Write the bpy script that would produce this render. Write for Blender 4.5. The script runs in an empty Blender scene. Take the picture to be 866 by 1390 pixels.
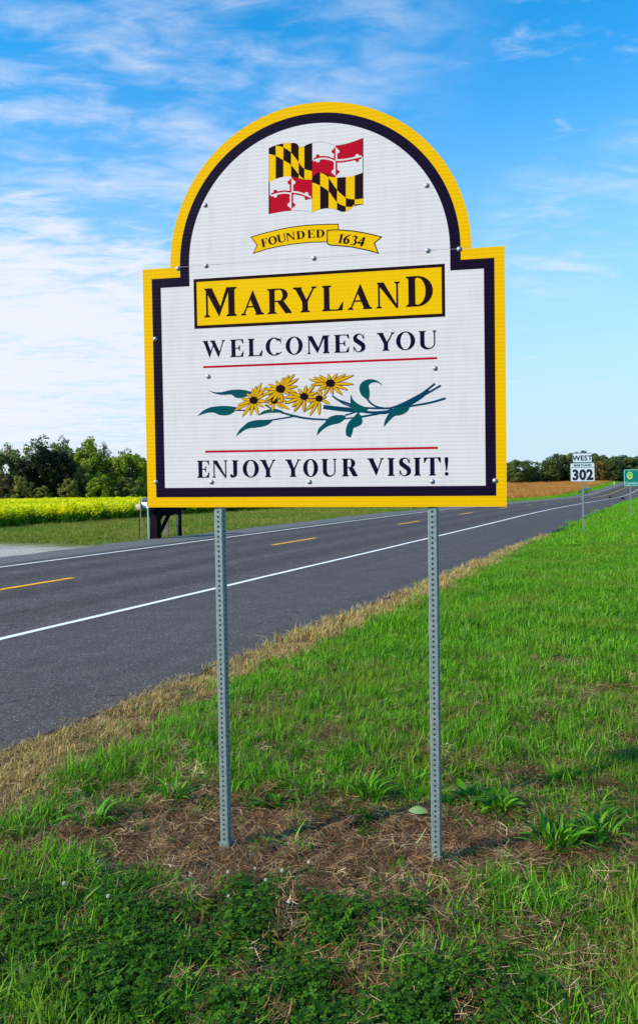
import bpy, math, random
import numpy as np
from mathutils import Vector, Matrix, Euler
C = bpy.context.scene.collection
rnd = random.Random(7)
R = math.radians

# ------------------------------------------------------------------ camera
EYE = 1.87
cam = bpy.data.cameras.new('camera'); camo = bpy.data.objects.new('camera', cam); C.objects.link(camo)
cam.sensor_fit = 'VERTICAL'; cam.sensor_height = 36.0; cam.lens = 1050 * 36 / 1390
cam.shift_y = -45 / 1390; cam.clip_start = 0.05; cam.clip_end = 6000
_p = math.atan(5 / 1050); _r = 0.0175
F3 = Vector((0, math.cos(_p), math.sin(_p))); R0 = Vector((1, 0, 0)); D0 = F3.cross(R0)
RR = math.cos(_r) * R0 + math.sin(_r) * D0
DD = -math.sin(_r) * R0 + math.cos(_r) * D0
m = Matrix((RR, -DD, -F3)).transposed().to_4x4(); m.translation = (0, 0, EYE)
camo.matrix_world = m
bpy.context.scene.camera = camo

# ------------------------------------------------------------------ light
SUN_AZ, SUN_EL = R(248), R(32)          # azimuth clockwise from +Y
sd = Vector((math.sin(SUN_AZ) * math.cos(SUN_EL), math.cos(SUN_AZ) * math.cos(SUN_EL), math.sin(SUN_EL)))
sun = bpy.data.lights.new('sun', 'SUN'); suno = bpy.data.objects.new('sun', sun); C.objects.link(suno)
sun.energy = 5.0; sun.angle = R(0.5); sun.color = (1.0, 0.93, 0.80)
suno.rotation_euler = sd.to_track_quat('Z', 'Y').to_euler(); suno.location = (-40, -20, 40)
sc = bpy.context.scene
sc.view_settings.view_transform = 'Standard'; sc.view_settings.look = 'None'
sc.view_settings.exposure = 0.0; sc.view_settings.gamma = 1.0

# ------------------------------------------------------------------ node helpers
def N(nt, t, **k):
    n = nt.nodes.new(t)
    for a, b in k.items():
        if a == 'inp':
            for i, v in b.items():
                n.inputs[i].default_value = v
        else: setattr(n, a, b)
    return n
def mixc(nt, fac, a, b, mode='MIX'):
    n = nt.nodes.new('ShaderNodeMix'); n.data_type = 'RGBA'; n.blend_type = mode
    for s, v in ((0, fac), (6, a), (7, b)):
        if isinstance(v, bpy.types.NodeSocket): nt.links.new(v, n.inputs[s])
        elif s == 0: n.inputs[0].default_value = v
        else: n.inputs[s].default_value = (*v, 1) if len(v) == 3 else v
    return n.outputs[2]
def math_(nt, op, a, b=0.0, clamp=False):
    n = nt.nodes.new('ShaderNodeMath'); n.operation = op; n.use_clamp = clamp
    for s, v in ((0, a), (1, b)):
        if isinstance(v, bpy.types.NodeSocket): nt.links.new(v, n.inputs[s])
        else: n.inputs[s].default_value = v
    return n.outputs[0]
def ramp(nt, fac, stops):
    n = nt.nodes.new('ShaderNodeValToRGB'); nt.links.new(fac, n.inputs[0])
    e = n.color_ramp.elements
    while len(e) < len(stops): e.new(0.5)
    for i, (p, c) in enumerate(stops):
        e[i].position = p; e[i].color = (*c, 1) if len(c) == 3 else c
    return n.outputs[0]
def noise(nt, vec, scale, detail=3, rough=0.55, dim='3D'):
    n = N(nt, 'ShaderNodeTexNoise'); n.noise_dimensions = dim
    n.inputs['Scale'].default_value = scale; n.inputs['Detail'].default_value = detail; n.inputs['Roughness'].default_value = rough
    if vec is not None: nt.links.new(vec, n.inputs['Vector'])
    return n.outputs[0]
def smooth(nt, v, a, b):
    n = N(nt, 'ShaderNodeMapRange'); n.interpolation_type = 'SMOOTHSTEP'
    nt.links.new(v, n.inputs[0]); n.inputs[1].default_value = a; n.inputs[2].default_value = b
    return n.outputs[0]
def newmat(name):
    m = bpy.data.materials.new(name); m.use_nodes = True; nt = m.node_tree
    return m, nt, nt.nodes['Principled BSDF']
def bump(nt, b, h, strength, dist):
    n = N(nt, 'ShaderNodeBump'); n.inputs['Strength'].default_value = strength; n.inputs['Distance'].default_value = dist
    nt.links.new(h, n.inputs['Height']); nt.links.new(n.outputs[0], b.inputs['Normal']); return n

# ------------------------------------------------------------------ world: daylight sky and a thin cloud layer
w = bpy.data.worlds.new('World'); sc.world = w; w.use_nodes = True; nt = w.node_tree
bg = nt.nodes['Background']; bg.inputs[1].default_value = 0.1
sky = N(nt, 'ShaderNodeTexSky', sky_type='NISHITA', sun_disc=False, sun_elevation=SUN_EL, sun_rotation=SUN_AZ, altitude=0, air_density=1.0, dust_density=0.6, ozone_density=2.0)
hs = N(nt, 'ShaderNodeHueSaturation'); hs.inputs['Saturation'].default_value = 1.0; hs.inputs['Value'].default_value = 1.0
nt.links.new(sky.outputs[0], hs.inputs['Color'])
tc = N(nt, 'ShaderNodeTexCoord')
sx = N(nt, 'ShaderNodeSeparateXYZ'); nt.links.new(tc.outputs['Generated'], sx.inputs[0])
el = sx.outputs[2]
zz = math_(nt, 'ADD', math_(nt, 'MAXIMUM', el, 0.0), 0.10)
cv = N(nt, 'ShaderNodeCombineXYZ')
nt.links.new(math_(nt, 'DIVIDE', sx.outputs[0], zz), cv.inputs[0]); nt.links.new(math_(nt, 'DIVIDE', sx.outputs[1], zz), cv.inputs[1])
def cloud_noise(rot, scl, sc_, det, loc=(0, 0, 0)):
    mp = N(nt, 'ShaderNodeMapping'); mp.inputs['Rotation'].default_value = (0, 0, rot); mp.inputs['Scale'].default_value = scl; mp.inputs['Location'].default_value = loc
    nt.links.new(cv.outputs[0], mp.inputs[0]); n = N(nt, 'ShaderNodeTexNoise')
    nt.links.new(mp.outputs[0], n.inputs['Vector']); n.inputs['Scale'].default_value = sc_; n.inputs['Detail'].default_value = det
    n.inputs['Roughness'].default_value = 0.58; n.inputs['Distortion'].default_value = 0.6
    return n.outputs[0]
def blob(az, elv, r0, r1):
    d = Vector((math.sin(R(az)) * math.cos(R(elv)), math.cos(R(az)) * math.cos(R(elv)), math.sin(R(elv))))
    n = N(nt, 'ShaderNodeVectorMath', operation='DOT_PRODUCT'); nt.links.new(tc.outputs['Generated'], n.inputs[0]); n.inputs[1].default_value = d
    return smooth(nt, n.outputs['Value'], math.cos(R(r1)), math.cos(R(r0)))
def mx(*s):
    o = s[0]
    for q in s[1:]: o = math_(nt, 'MAXIMUM', o, q)
    return o
streak = cloud_noise(R(-38), (0.6, 1.3, 1), 2.6, 9, (3.1, 0.4, 0))
fine = cloud_noise(R(-30), (1.0, 1.8, 1), 7.0, 7, (1, 7, 0))
# cirrus all over the sky, thicker to the left; a broad low bank on the left that runs on out of view
zone = mx(blob(-24, 24, 2, 26), blob(-12, 34, 1, 24), blob(-45, 30, 5, 34), math_(nt, 'MULTIPLY', blob(17, 17, 1, 6), 0.8), math_(nt, 'MULTIPLY', blob(24, 19, 1, 6), 0.6), math_(nt, 'MULTIPLY', blob(3, 24, 1, 6), 0.5))
cirrus = math_(nt, 'MULTIPLY', smooth(nt, math_(nt, 'ADD', math_(nt, 'MULTIPLY', streak, 0.62), math_(nt, 'MULTIPLY', fine, 0.38)), 0.40, 0.74), zone)
bankz = mx(blob(-21, 10, 3, 13), blob(-13, 11, 1, 9), math_(nt, 'MULTIPLY', blob(-16, 6, 1, 10), .7), blob(-32, 10, 4, 13), blob(-50, 9, 6, 16), blob(-22, 13.5, 2, 5))
bank = math_(nt, 'MULTIPLY', smooth(nt, math_(nt, 'ADD', bankz, math_(nt, 'MULTIPLY', math_(nt, 'SUBTRACT', math_(nt, 'ADD', math_(nt, 'MULTIPLY', fine, .5), math_(nt, 'MULTIPLY', streak, .5)), 0.5), 3.4)), 0.14, 1.15), 0.93)
amt = math_(nt, 'MAXIMUM', math_(nt, 'MULTIPLY', cirrus, 0.8), bank)
# pale band of thin air low over the horizon, all round
low = math_(nt, 'MULTIPLY', smooth(nt, el, 0.52, -0.02), 0.97)
deep = mixc(nt, 1.0, hs.outputs[0], (.24, 2.1, 2.9), 'MULTIPLY')
skyc = mixc(nt, low, deep, (6.6, 8.0, 9.2))
skyc = mixc(nt, amt, skyc, (8.9, 9.2, 10.2))
nt.links.new(skyc, bg.inputs[0])

# ------------------------------------------------------------------ object helpers
def mesh(name, v, f, mat=None, parent=None, smooth_=False, attrs=None, uv=None):
    me = bpy.data.meshes.new(name)
    if isinstance(v, np.ndarray): v = v.tolist()
    if isinstance(f, np.ndarray): f = f.tolist()
    me.from_pydata(v, [], f)
    if mat: me.materials.append(mat)
    if smooth_: me.polygons.foreach_set('use_smooth', [True] * len(me.polygons))
    for k, a in (attrs or {}).items():
        at = me.attributes.new(k, 'FLOAT', 'POINT'); at.data.foreach_set('value', np.asarray(a, dtype=np.float32))
    me.update()
    if name is None: return me
    o = bpy.data.objects.new(name, me); C.objects.link(o)
    if parent: o.parent = parent
    return o
def tag(o, label=None, cat=None, group=None, kind=None):
    for k, v in (('label', label), ('category', cat), ('group', group), ('kind', kind)):
        if v: o[k] = v
    return o
def empty(name, loc, rz=0, **k):
    o = bpy.data.objects.new(name, None); o.location = loc; o.rotation_euler = (0, 0, rz); o.empty_display_size = 0.2
    C.objects.link(o); return tag(o, **k)
class MB:
    def __init__(s): s.v = []; s.f = []
    def add(s, v, f):
        n = len(s.v); s.v += [tuple(p) for p in v]; s.f += [tuple(i + n for i in q) for q in f]
    def box(s, c, d, rot=None, bev=0.0):
        x, y, z = (q / 2 for q in d)
        if bev > 0:
            b = min(bev, x * .9, y * .9, z * .9); pts = []
            for sx_ in (-1, 1):
                for sy in (-1, 1):
                    for sz in (-1, 1):
                        pts += [(sx_ * (x - b), sy * (y - b), sz * z), (sx_ * (x - b), sy * y, sz * (z - b)), (sx_ * x, sy * (y - b), sz * (z - b))]
            import bmesh
            bm = bmesh.new(); vs = [bm.verts.new(p) for p in pts]; r = bmesh.ops.convex_hull(bm, input=vs); bm.verts.index_update()
            V = [v.co.copy() for v in bm.verts]; Fc = [[v.index for v in f.verts] for f in bm.faces]; bm.free()
        else:
            V = [Vector((a, b_, c_)) for a in (-x, x) for b_ in (-y, y) for c_ in (-z, z)]
            Fc = [(0, 1, 3, 2), (4, 6, 7, 5), (0, 4, 5, 1), (2, 3, 7, 6), (0, 2, 6, 4), (1, 5, 7, 3)]
        if rot is not None: V = [rot @ p for p in V]
        s.add([p + Vector(c) for p in V], Fc); return s
    def bar(s, a, b, w, h=None, n=4, w2=None, roll=0.0):
        a = Vector(a); b = Vector(b); d = (b - a).normalized(); h = h or w; w2 = w2 or w
        up = Vector((0, 0, 1)) if abs(d.z) < 0.95 else Vector((0, 1, 0))
        x = d.cross(up).normalized(); y = x.cross(d)
        V = []
        for p, k in ((a, 1), (b, w2 / w)):
            for i in range(n):
                t = 2 * math.pi * (i + .5) / n + roll; q = math.sqrt(2) if n == 4 else 1
                V.append(p + x * math.cos(t) * w / 2 * q * k + y * math.sin(t) * h / 2 * q * k)
        s.add(V, [tuple(range(n))[::-1], tuple(range(n, 2 * n))] + [(i, (i + 1) % n, (i + 1) % n + n, i + n) for i in range(n)]); return s
    def build(s, name, mat, parent=None, smooth_=False): return mesh(name, s.v, s.f, mat, parent, smooth_)

# ------------------------------------------------------------------ road frame: s along the road, d to its left
AL = R(25.8); SX, SY = math.sin(AL), math.cos(AL)
KS = np.array([-400, 0, 30, 50, 65, 80, 100, 120, 140, 165, 200, 250, 300, 2500.])
KO = np.array([0, 0, 0, -.75, -1.18, -1.93, -2.59, -3.1, -3.46, -3.75, -4.14, -4.5, -5.0, -5.0])
KZ = np.array([0, 0, 0, -.122, -.348, -.607, -.92, -1.216, -1.488, -1.527, -1.031, -.2, .55, .75])
_g = np.arange(-60, 420, 1.0)
def _sm(v, sg=7.0):
    y = np.interp(_g, KS, v); k = np.exp(-.5 * (np.arange(-25, 26) / sg) ** 2); k /= k.sum(); return np.convolve(np.pad(y, 25, 'edge'), k, 'valid')
KO, KZ = _sm(KO), _sm(KZ); KS = _g
def off(s): return np.interp(s, KS, KO)
def sd_xy(s, d):
    q = d - off(s); return s * SX - q * SY, s * SY + q * SX
def xy_sd(x, y):
    s = x * SX + y * SY; return s, -x * SY + y * SX + off(s)
def hash_noise(x, y, sc_=1.0, seed=0):
    x = np.asarray(x) * sc_; y = np.asarray(y) * sc_; xi = np.floor(x); yi = np.floor(y); fx = x - xi; fy = y - yi
    fx = fx * fx * (3 - 2 * fx); fy = fy * fy * (3 - 2 * fy)
    def h(a, b): q = np.sin(a * 127.1 + b * 311.7 + seed * 74.7) * 43758.5453; return q - np.floor(q)
    return (h(xi, yi) * (1 - fx) + h(xi + 1, yi) * fx) * (1 - fy) + (h(xi, yi + 1) * (1 - fx) + h(xi + 1, yi + 1) * fx) * fy
def fbm(x, y, sc_=1.0, seed=0): return .55 * hash_noise(x, y, sc_, seed) + .3 * hash_noise(x, y, sc_ * 2.1, seed + 1) + .15 * hash_noise(x, y, sc_ * 4.5, seed + 2)
def gz(x, y):
    s, d = xy_sd(x, y); z = np.interp(s, KS, KZ)
    near = np.clip((4.1 - d) / 0.8, 0, 1) * np.clip((30 - s) / 15, 0, 1)
    bare_ = bareness(x, y)
    z = z + near * (.07 * (fbm(x, y, 1.1, 5) - .5) + .03 * (fbm(x, y, 6, 9) - .5)) + bare_ * near * (.06 * (fbm(x, y, 13, 3) - .5) - .008)
    z = z - 0.02 + 0.01 * near - .03 * np.exp(-((x + .51) ** 2 + (y - 4.0) ** 2) / .25) - .03 * np.exp(-((x - .55) ** 2 + (y - 3.8) ** 2) / .25)
    return z
BX = np.array([-1.9, -1.36, -1.0, -.65, -.09, .25, .54, .87, 1.05, 1.3, 1.6, 2.2])
BU = np.array([4.0, 4.4, 4.6, 4.78, 4.7, 4.55, 4.6, 4.42, 4.17, 4.02, 3.95, 3.85])
BL = np.array([4.0, 3.94, 3.76, 3.62, 3.50, 3.42, 3.46, 3.58, 3.64, 3.72, 3.72, 3.80])
def bareness(x, y):
    u = np.interp(x, BX, BU); l = np.interp(x, BX, BL); n = (fbm(x, y, 5, 11) - .5) * .35
    k = np.minimum(u - y, y - l) + n * .6
    return np.clip(k / .12 + .3, 0, 1) * (np.abs(x) < 2.0)
def dry_d(s): return np.interp(s, [0, 2, 3.3, 5, 8, 13, 18, 22, 30, 60], [3.25, 3.4, 3.6, 3.86, 3.95, 3.98, 4.1, 4.4, 4.5, 4.5])

# ------------------------------------------------------------------ ground materials
def m_ground():
    m, nt, b = newmat('soil_and_turf')
    uv = N(nt, 'ShaderNodeUVMap'); uv.uv_map = 'sd'; geo = N(nt, 'ShaderNodeNewGeometry'); P = geo.outputs['Position']
    sp = N(nt, 'ShaderNodeSeparateXYZ'); nt.links.new(uv.outputs[0], sp.inputs[0]); S = sp.outputs[0]; D = sp.outputs[1]
    n1 = noise(nt, P, 1.3, 5); n2 = noise(nt, P, 9, 6, .65); n3 = noise(nt, P, 45, 4, .6); n4 = noise(nt, P, .12, 4)
    soil = ramp(nt, math_(nt, 'ADD', math_(nt, 'MULTIPLY', n2, .6), math_(nt, 'MULTIPLY', n3, .4)), [(.34, (.012, .006, .004)), (.52, (.050, .023, .012)), (.72, (.14, .070, .038))])
    turf = ramp(nt, math_(nt, 'ADD', math_(nt, 'MULTIPLY', n1, .5), math_(nt, 'MULTIPLY', n2, .5)), [(.35, (.020, .028, .008)), (.6, (.035, .06, .010)), (.8, (.09, .075, .03))])
    dry = ramp(nt, n2, [(.35, (.05, .026, .012)), (.55, (.20, .11, .045)), (.75, (.40, .24, .10))])
    far = ramp(nt, n4, [(.35, (.10, .13, .02)), (.7, (.20, .19, .045))])
    field = ramp(nt, noise(nt, P, .25, 5), [(.3, (.2, .1, .035)), (.7, (.36, .2, .08))])
    gravel = ramp(nt, noise(nt, P, 22, 5, .7), [(.35, (.16, .13, .10)), (.58, (.66, .57, .47))])
    at = N(nt, 'ShaderNodeAttribute'); at.attribute_name = 'bare'
    ad = N(nt, 'ShaderNodeAttribute'); ad.attribute_name = 'dry'
    c = mixc(nt, at.outputs['Fac'], turf, soil)
    c = mixc(nt, ad.outputs['Fac'], c, dry)
    c = mixc(nt, smooth(nt, D, 12, 13), c, far)
    fz = math_(nt, 'MULTIPLY', smooth(nt, S, 50, 64), smooth(nt, D, 19.5, 21.5)); fz = math_(nt, 'MULTIPLY', fz, smooth(nt, math_(nt, 'SUBTRACT', math_(nt, 'MULTIPLY', math_(nt, 'SUBTRACT', S, 50.0), .6), D), 0.0, 5.0)); c = mixc(nt, fz, c, field)
    cz = math_(nt, 'MULTIPLY', smooth(nt, D, 28.3, 28.8), smooth(nt, S, 62, 58)); c = mixc(nt, cz, c, (.07, .06, .03))
    gn = math_(nt, 'ADD', D, math_(nt, 'MULTIPLY', n1, 1.0)); gs = math_(nt, 'ADD', S, math_(nt, 'MULTIPLY', n1, 3))
    g = math_(nt, 'MULTIPLY', math_(nt, 'MULTIPLY', smooth(nt, gn, 17, 17.3), smooth(nt, gn, 21.9, 21.5)), smooth(nt, gs, 21.0, 18.5)); c = mixc(nt, g, c, gravel)
    nt.links.new(c, b.inputs['Base Color']); b.inputs['Roughness'].default_value = .95; b.inputs['Specular IOR Level'].default_value = .15
    bump(nt, b, math_(nt, 'ADD', n2, n3), .9, .02)
    return m
def m_asphalt():
    m, nt, b = newmat('asphalt')
    uv = N(nt, 'ShaderNodeUVMap'); uv.uv_map = 'sd'; geo = N(nt, 'ShaderNodeNewGeometry'); P = geo.outputs['Position']
    sp = N(nt, 'ShaderNodeSeparateXYZ'); nt.links.new(uv.outputs[0], sp.inputs[0]); S = sp.outputs[0]; D = sp.outputs[1]
    n1 = noise(nt, P, 110, 3, .7); n2 = noise(nt, P, 2.0, 6, .6)
    vo = N(nt, 'ShaderNodeTexVoronoi'); vo.inputs['Scale'].default_value = 85; nt.links.new(P, vo.inputs['Vector'])
    vc = N(nt, 'ShaderNodeSeparateColor'); nt.links.new(vo.outputs['Color'], vc.inputs[0])
    stone = ramp(nt, vc.outputs[0], [(.0, (.020, .014, .012)), (.5, (.074, .056, .050)), (.85, (.142, .110, .098)), (.97, (.46, .38, .33))])
    c = mixc(nt, .45, stone, ramp(nt, n1, [(.38, (.018, .0135, .012)), (.62, (.145, .113, .102))]))
    # long streaks along the lanes
    mp = N(nt, 'ShaderNodeMapping'); mp.inputs['Scale'].default_value = (.03, 1.6, 1); nt.links.new(uv.outputs[0], mp.inputs[0])
    st = noise(nt, mp.outputs[0], 1.6, 4, .6)
    c = mixc(nt, .8, c, ramp(nt, st, [(.3, (.80, .80, .84)), (.7, (1.22, 1.2, 1.22))]), 'MULTIPLY')
    c = mixc(nt, .6, c, ramp(nt, n2, [(.3, (.66, .66, .66)), (.7, (1.34, 1.32, 1.30))]), 'MULTIPLY')
    # worn wheel tracks paler, unworn shoulder a little browner
    wv = N(nt, 'ShaderNodeMath', operation='SINE'); nt.links.new(math_(nt, 'MULTIPLY', math_(nt, 'SUBTRACT', D, 7.55), 2 * math.pi / 1.85), wv.inputs[0])
    lane = math_(nt, 'MULTIPLY', smooth(nt, D, 7.6, 8.0), smooth(nt, D, 15.0, 14.6))
    tr = math_(nt, 'MULTIPLY', math_(nt, 'MULTIPLY', wv.outputs[0], .16), lane)
    trc = N(nt, 'ShaderNodeCombineColor'); t1 = math_(nt, 'ADD', 1.0, tr)
    for i in range(3): nt.links.new(t1, trc.inputs[i])
    c = mixc(nt, 1.0, c, trc.outputs[0], 'MULTIPLY')
    c = mixc(nt, math_(nt, 'MULTIPLY', smooth(nt, D, 7.7, 7.5), .25), c, (.12, .102, .096))
    c = mixc(nt, math_(nt, 'MULTIPLY', smooth(nt, D, 15.1, 15.6), .6), c, (.2, .185, .175))
    # fine crack across the shoulder
    vk = N(nt, 'ShaderNodeTexVoronoi', feature='DISTANCE_TO_EDGE'); vk.inputs['Scale'].default_value = .22
    wp = N(nt, 'ShaderNodeVectorMath', operation='ADD'); nz = N(nt, 'ShaderNodeTexNoise'); nz.inputs['Scale'].default_value = 1.2; nz.inputs['Detail'].default_value = 6; nt.links.new(P, nz.inputs['Vector'])
    nt.links.new(P, wp.inputs[0]); nt.links.new(nz.outputs['Color'], wp.inputs[1]); nt.links.new(wp.outputs[0], vk.inputs['Vector'])
    ck = math_(nt, 'MULTIPLY', smooth(nt, vk.outputs['Distance'], .006, .002), smooth(nt, n2, .5, .6))
    c = mixc(nt, math_(nt, 'MULTIPLY', ck, .7), c, (.02, .02, .022))
    nt.links.new(c, b.inputs['Base Color']); b.inputs['Roughness'].default_value = .92; b.inputs['Specular IOR Level'].default_value = .15
    bump(nt, b, math_(nt, 'ADD', n1, vc.outputs[0]), .7, .004)
    return m
def m_paint(name, col, wear=.35):
    m, nt, b = newmat(name); geo = N(nt, 'ShaderNodeNewGeometry')
    n = noise(nt, geo.outputs['Position'], 60, 4, .7); n2 = noise(nt, geo.outputs['Position'], 3, 4)
    f = math_(nt, 'MULTIPLY', smooth(nt, math_(nt, 'ADD', math_(nt, 'MULTIPLY', n, .6), math_(nt, 'MULTIPLY', n2, .4)), .56, .66), wear)
    nt.links.new(mixc(nt, f, col, (.12, .12, .13)), b.inputs['Base Color']); b.inputs['Roughness'].default_value = .85; b.inputs['Specular IOR Level'].default_value = .15
    bump(nt, b, n, .4, .003)
    return m
M = {}
M['ground'] = m_ground(); M['asphalt'] = m_asphalt()
M['white_line'] = m_paint('white_road_paint', (.90, .80, .73), .55); M['yellow_line'] = m_paint('yellow_road_paint', (1.0, .45, .0), .25)

# ------------------------------------------------------------------ ground sheet
def sheet(name, ss, ds, zfun, mat, extra=None, warp=None):
    Sg, Dg = np.meshgrid(ss, ds, indexing='ij')
    if warp is not None: Dg = warp(Sg, Dg)
    X, Y = sd_xy(Sg, Dg); Z = zfun(X, Y, Sg, Dg)
    n, k = Sg.shape; V = np.stack([X, Y, Z], -1).reshape(-1, 3)
    i = np.arange(n * k).reshape(n, k); Fq = np.stack([i[:-1, :-1], i[1:, :-1], i[1:, 1:], i[:-1, 1:]], -1).reshape(-1, 4)[:, ::-1]
    a = extra(X, Y, Sg, Dg) if extra else {}
    o = mesh(name, V, Fq, mat, smooth_=True, attrs={q: v.reshape(-1) for q, v in a.items()})
    uvl = o.data.uv_layers.new(name='sd'); li = np.empty(len(o.data.loops), dtype=np.int32); o.data.loops.foreach_get('vertex_index', li)
    uvl.data.foreach_set('uv', np.stack([Sg.reshape(-1)[li], Dg.reshape(-1)[li]], -1).reshape(-1).astype(np.float32))
    if o.data.polygons[0].normal.z < 0: o.data.flip_normals()
    return o
ss_far = np.concatenate([[-400, -100, -20, -3], np.arange(-1, 9, .06), np.arange(9, 30, .5), np.arange(30, 310, 2.5), [330, 400, 600, 1000, 2500]])
ds_g = np.concatenate([[-2500, -900, -300, -100, -50, -30, -15, -8, -5], np.arange(-3, 4.3, .06), [4.35, 4.4, 4.5, 5, 8, 12, 16, 16.9, 17, 17.5, 19, 21, 24, 28, 35, 45, 60, 80, 110, 200, 500, 900, 2500]])
def g_extra(X, Y, S_, D_):
    b = bareness(X, Y); dr = np.clip((D_ - dry_d(S_) + (fbm(X, Y, 3, 21) - .5) * .6) / .15, 0, 1) * (D_ < 10)
    return {'bare': b, 'dry': dr}
tag(sheet('ground', ss_far, ds_g, lambda X, Y, S_, D_: gz(X, Y), M['ground'], g_extra), kind='structure')
# road (raised a hair above the verge, ragged near edge)
def rz(h): return lambda X, Y, S_, D_: np.interp(S_, KS, KZ) + h
def edge_warp(S_, D_):
    n = (fbm(S_, S_ * 0, 1.6, 2) - .5) * .10 + (fbm(S_, S_ * 0 + 3, 9, 4) - .5) * .05
    return D_ + np.where(D_ < 4.9, n, 0) + np.where(D_ > 16.8, (fbm(S_, S_ * 0 + 9, .8, 6) - .5) * .5, 0)
rs = np.unique(np.concatenate([[-400, -100, -20], np.arange(-3, 30, .12), np.arange(30, 320, 2.5), [330, 400, 600, 1000]]))
rd = np.array([4.45, 4.5, 5.0, 7, 9, 11, 13, 15, 16.5, 17.0])
o = sheet('road', rs, rd, rz(0.0), M['asphalt'], warp=edge_warp); tag(o, kind='structure')
# side skirt so the asphalt edge has thickness
X0, Y0 = sd_xy(rs, edge_warp(rs, np.full_like(rs, 4.45))); X1, Y1 = sd_xy(rs, edge_warp(rs, np.full_like(rs, 4.45)) - .05)
zz_ = np.interp(rs, KS, KZ); n_ = len(rs)
V = np.concatenate([np.stack([X0, Y0, zz_], -1), np.stack([X1, Y1, zz_ - .06], -1)])
mesh('road_edge', V, [(i, i + n_, i + n_ + 1, i + 1) for i in range(n_ - 1)], M['asphalt'], o)
def strip(name, s0, s1, dc, wd, mat, par, step=None):
    s_ = np.unique(np.concatenate([[s0, s1], rs[(rs > s0) & (rs < s1)]])); 
    q = sheet(name, s_, np.array([dc - wd / 2, dc + wd / 2]), rz(0.005), mat, warp=lambda S_, D_: D_ + (fbm(S_, D_ * 9, 5.0, 8) - .5) * .022 + (fbm(S_, S_ * 0, .5, 18) - .5) * .03); q.parent = par; return q
strip('edge_line', -60, 600, 7.75, .125, M['white_line'], o); strip('edge_line', -60, 600, 14.75, .125, M['white_line'], o)
for s0, s1 in [(-2.4, .6), (8.9, 12.1), (20.4, 23.5), (31.9, 35.1), (43.3, 46.4), (54.6, 57.8), (66.4, 69.6), (78.2, 81.4), (90.0, 93.2), (101.8, 105.0), (113.6, 116.8)]:
    strip('centre_dash', s0, s1, 11.5, .15, M['yellow_line'], o)
strip('centre_line', 127, 600, 11.5, .13, M['yellow_line'], o)

# ------------------------------------------------------------------ general materials
def simple(name, col, rough=.6, metal=0.0, var=.25, sc_=12, bmp=.2, bd=.003, spec=.5):
    m, nt, b = newmat(name); tcn = N(nt, 'ShaderNodeTexCoord'); n = noise(nt, tcn.outputs['Object'], sc_, 5, .65)
    lo = tuple(c * (1 - var) for c in col); hi = tuple(min(1, c * (1 + var)) for c in col)
    nt.links.new(ramp(nt, n, [(.3, lo), (.7, hi)]), b.inputs['Base Color'])
    b.inputs['Roughness'].default_value = rough; b.inputs['Metallic'].default_value = metal; b.inputs['Specular IOR Level'].default_value = spec
    if bmp: bump(nt, b, n, bmp, bd)
    return m
def sheeting(name, col, rough=.38, dirt=.10, rib=1.0):
    """reflective sheeting laid over ribbed aluminium extrusion"""
    m, nt, b = newmat(name); tcn = N(nt, 'ShaderNodeTexCoord'); P = tcn.outputs['Object']
    sp = N(nt, 'ShaderNodeSeparateXYZ'); nt.links.new(P, sp.inputs[0])
    wv = N(nt, 'ShaderNodeMath', operation='SINE'); nt.links.new(math_(nt, 'MULTIPLY', sp.outputs[1], 2 * math.pi / .0192), wv.inputs[0])
    hv = N(nt, 'ShaderNodeMath', operation='SINE'); nt.links.new(math_(nt, 'MULTIPLY', sp.outputs[0], 2 * math.pi / .0305), hv.inputs[0])
    n = noise(nt, P, 5, 5, .6); mp = N(nt, 'ShaderNodeMapping'); mp.inputs['Scale'].default_value = (9, 1.1, 1); nt.links.new(P, mp.inputs[0]); st = noise(nt, mp.outputs[0], 3, 5, .6)
    dk = tuple(c * .80 for c in col)
    c = mixc(nt, math_(nt, 'MULTIPLY', smooth(nt, math_(nt, 'ADD', math_(nt, 'MULTIPLY', n, .5), math_(nt, 'MULTIPLY', st, .5)), .45, .72), dirt * 3), col, dk)
    c = mixc(nt, math_(nt, 'MULTIPLY', smooth(nt, wv.outputs[0], .5, 1.0), .07 * rib), c, tuple(q * .3 for q in col))
    nt.links.new(c, b.inputs['Base Color']); b.inputs['Roughness'].default_value = rough; b.inputs['Specular IOR Level'].default_value = .06
    h = math_(nt, 'ADD', wv.outputs[0], math_(nt, 'MULTIPLY', hv.outputs[0], .12))
    bump(nt, b, math_(nt, 'ADD', h, math_(nt, 'MULTIPLY', n, .8)), .30 * rib, .0010)
    return m
M['s_white'] = sheeting('white_sheeting', (.83, .695, .665), .55, .15, .6); M['s_yellow'] = sheeting('yellow_sheeting', (1.0, .50, .0), .7, .05, .7)
M['s_navy'] = sheeting('navy_sheeting', (.010, .004, .018), .5); M['s_gold'] = sheeting('gold_print', (1.0, .53, .0), .7, .04, .4)
def ink(name, col, rough=.7): return sheeting(name, col, rough, .05, .35)
M['ink_dark'] = ink('dark_brown_ink', (.016, .004, .005)); M['ink_navy'] = ink('navy_ink', (.005, .004, .022)); M['ink_red'] = ink('red_ink', (.55, .003, .018))
M['ink_teal'] = ink('teal_ink', (.0, .085, .085)); M['ink_teal2'] = ink('deep_blue_ink', (.0, .05, .10)); M['ink_petal'] = ink('petal_ink', (.85, .42, .003)); M['ink_pout'] = ink('petal_outline_ink', (.20, .06, .005)); M['ink_white'] = ink('white_ink', (.83, .695, .665))
M['galv'] = simple('galvanised_steel', (.25, .285, .27), .6, .35, .22, 40, .25, .001)
M['galv_shade'] = simple('tube_shade_steel', (.06, .065, .07), .8, .2, .2, 30, 0)  # steel darkened in colour to stand for the shade inside the tube
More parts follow.
